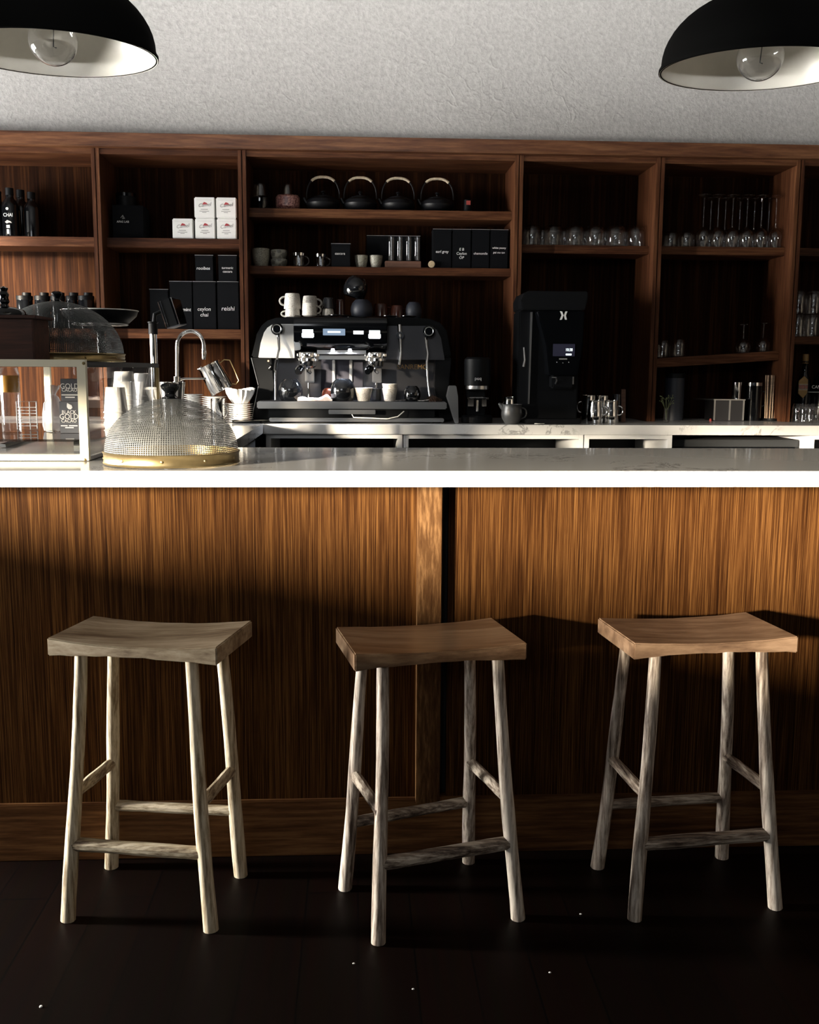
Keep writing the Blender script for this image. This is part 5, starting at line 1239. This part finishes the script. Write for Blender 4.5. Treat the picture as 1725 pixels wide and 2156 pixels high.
# tilted milk jug resting on the plates
Yg2 = YC+.22
b0 = P(469, 822, Yg2); t0 = P(440, 767, Yg2); ax = (t0-b0).normalized(); ln = (t0-b0).length; r = .052
off = zB_ + .001
jm = MB().lathe([(1e-4, 0), (r*.98, 0), (r, .004), (r, ln*.7), (r*.93, ln*.93), (r*.98, ln), (r*.94, ln), (r*.9, ln*.92), (r*.96, ln*.7), (r*.96, .008), (1e-4, .007)], b0, 36, ax)
lo = min(v[2] for v in jm.v); dzz = zB_-lo+.0003
jm.v = [(x, y, z+dzz) for x, y, z in jm.v]
t = thing('milk_pitcher', (b0.x, Yg2, zB_), 'large steel milk pitcher lying tilted on a stack of plates', 'pitcher')
jm.build('body', 'chrome', t)
up = Vector((0, 0, dzz))
MB().tube([P(462, 764, Yg2)+up, P(472, 756, Yg2)+up, P(484, 757, Yg2)+up, P(494, 778, Yg2)+up, P(503, 800, Yg2)+up, P(497, 808, Yg2)+up, P(487, 806, Yg2)+up], .0025, 8).build('handle', 'brass', t)
sp = P(422, 774, Yg2)+up; MB().tube([P(430, 780, Yg2)+up, sp, P(416, 776, Yg2)+up], [.016, .010, .003], 10).build('spout', 'chrome', t)
# paper filters on the front plates
c = Vector((P(505, 830, YC+.13).x, YC+.13, zC_)); m = MB(); n_ = 72
prf = [(.030, 0.0), (.044, .018), (.054, .040), (.059, .062), (.054, .063), (.040, .045), (.020, .035), (.001, .034)]
vs = []; fs = []
for j, (r, z) in enumerate(prf):
    for i in range(n_):
        a = 2*PI*i/n_; w = 1+.085*sin(a*18)*(1 if j in (2, 3, 4) else .4)+.03*sin(a*3+1); vs.append((c.x+r*w*cos(a), c.y+r*w*sin(a), c.z+z*(1+.08*sin(a*2+.5))+.0004))
for j in range(len(prf)-1):
    for i in range(n_): k = (i+1) % n_; fs.append((j*n_+i, j*n_+k, (j+1)*n_+k, (j+1)*n_+i))
fs.append(tuple(range(n_-1, -1, -1)))
m.add(vs, fs).solo('paper_filters', 'paper', c, 'fluted white paper coffee filters on the front stack of plates', 'coffee filter', smooth=60)
c = Vector((P(459, 860, YC+.08).x, YC+.08, ZB)); h = P(459, 839, YC+.08).z-ZB
t = thing('steel_mug', c, 'small shiny steel mug before the stacked plates', 'mug')
MB().lathe([(1e-4, 0), (.029, 0), (.030, .003), (.030, h), (.0285, h), (.0285, .006), (1e-4, .005)], c, 28).build('body', 'chrome', t)
ring_handle(c+Vector((0, 0, h*.5)), .030, .018, h*.5, .003, -.5).build('handle', 'chrome', t)
a, b = P(489, 885, YC+.04).x, P(548, 885, YC+.04).x
MB().box(a, b, YC+.03, YC+.12, ZB+.0003, ZB+.008).box(a, a+.004, YC+.03, YC+.12, ZB+.008, ZB+.013).solo('black_tray', 'black', (a, YC+.03, ZB), 'flat black tray in front of the plates by the espresso machine', 'tray', bevel=.0015)
# scraps on the floor
fl0 = None
for px, py, lb in ((86, 2120, 'white crumb on the floorboards nearest the picture corner'), (870, 2083, 'white crumb on the floorboards below the middle stool'), (1223, 1925, 'pale crumb on the floorboards before the rough stool'), (1158, 2048, 'grey crumb on the floorboards between the middle and rough stools'), (745, 2029, 'grey crumb on the floorboards beside the middle stool front leg')):
    p = PZ(px, py, 0)
    if fl0 is None: fl0 = MB().lathe([(1e-4, 0), (.004, .0005), (.003, .0025), (1e-4, .003)], p, 7).solo('crumb', 'paper', p, lb, 'crumb', 'crumbs on the floor')
    else: dup(fl0, p, lb, scale=(.8, .6, .7))

# ------------------------------------------------------------------ light
w = bpy.data.worlds.new('world'); sc.world = w; w.use_nodes = True
w.node_tree.nodes['Background'].inputs[0].default_value = (.75, .85, 1, 1); w.node_tree.nodes['Background'].inputs[1].default_value = 0.02
def lamp(name, kind, loc, direction, energy, color=(1, 1, 1), **kw):
    l = bpy.data.lights.new(name, kind); l.energy = energy; l.color = color
    for k, v in kw.items(): setattr(l, k, v)
    o = bpy.data.objects.new(name, l); COL.objects.link(o); o.location = loc
    o.rotation_euler = Vector(direction).to_track_quat('-Z', 'Y').to_euler(); return o
SUN_E = 39.0
lamp('sun', 'SUN', (-6, -6, 3), (.7071, .7071, -.098), SUN_E, (1.0, .86, .66), angle=math.radians(5.5))
# daylight outside the side door
lamp('door_daylight', 'AREA', (XL-.35, 2.57, .9), (1, .0, 0), 540, (1.0, .96, .88), shape='RECTANGLE', size=.28, size_y=1.7)
lamp('glint_light', 'AREA', (-1.6, YF-.25, 2.80), (0, 1, 0), 5.5*4*2.2*.8, (.93, .97, 1.0), shape='RECTANGLE', size=2.2, size_y=.8)  # unseen panel added to put bright streaks on the shelf glasses
lamp('window_daylight', 'AREA', (XL-.3, 3.58, 1.70), (1, 0, 0), 190, (1.0, .98, .94), shape='RECTANGLE', size=1.25, size_y=1.1)
# added low panel behind the viewer, brightening the upper wall like bounced light
lamp('wall_fill', 'AREA', (.3, -6.0, .45), (0, 1, .0), 4800, (1.0, .98, .95), shape='RECTANGLE', size=6.5, size_y=.9)

sc.view_settings.view_transform = 'Standard'; sc.view_settings.look = 'None'
sc.view_settings.exposure = 0.0; sc.view_settings.gamma = 1.0; sc.view_settings.use_curve_mapping = False
cy = sc.cycles
cy.max_bounces = 8; cy.diffuse_bounces = 3; cy.glossy_bounces = 4; cy.transmission_bounces = 4; cy.transparent_max_bounces = 32
cy.caustics_reflective = False; cy.caustics_refractive = False; cy.sample_clamp_indirect = 4.0
cy.use_denoising = True
bpy.context.view_layer.update()
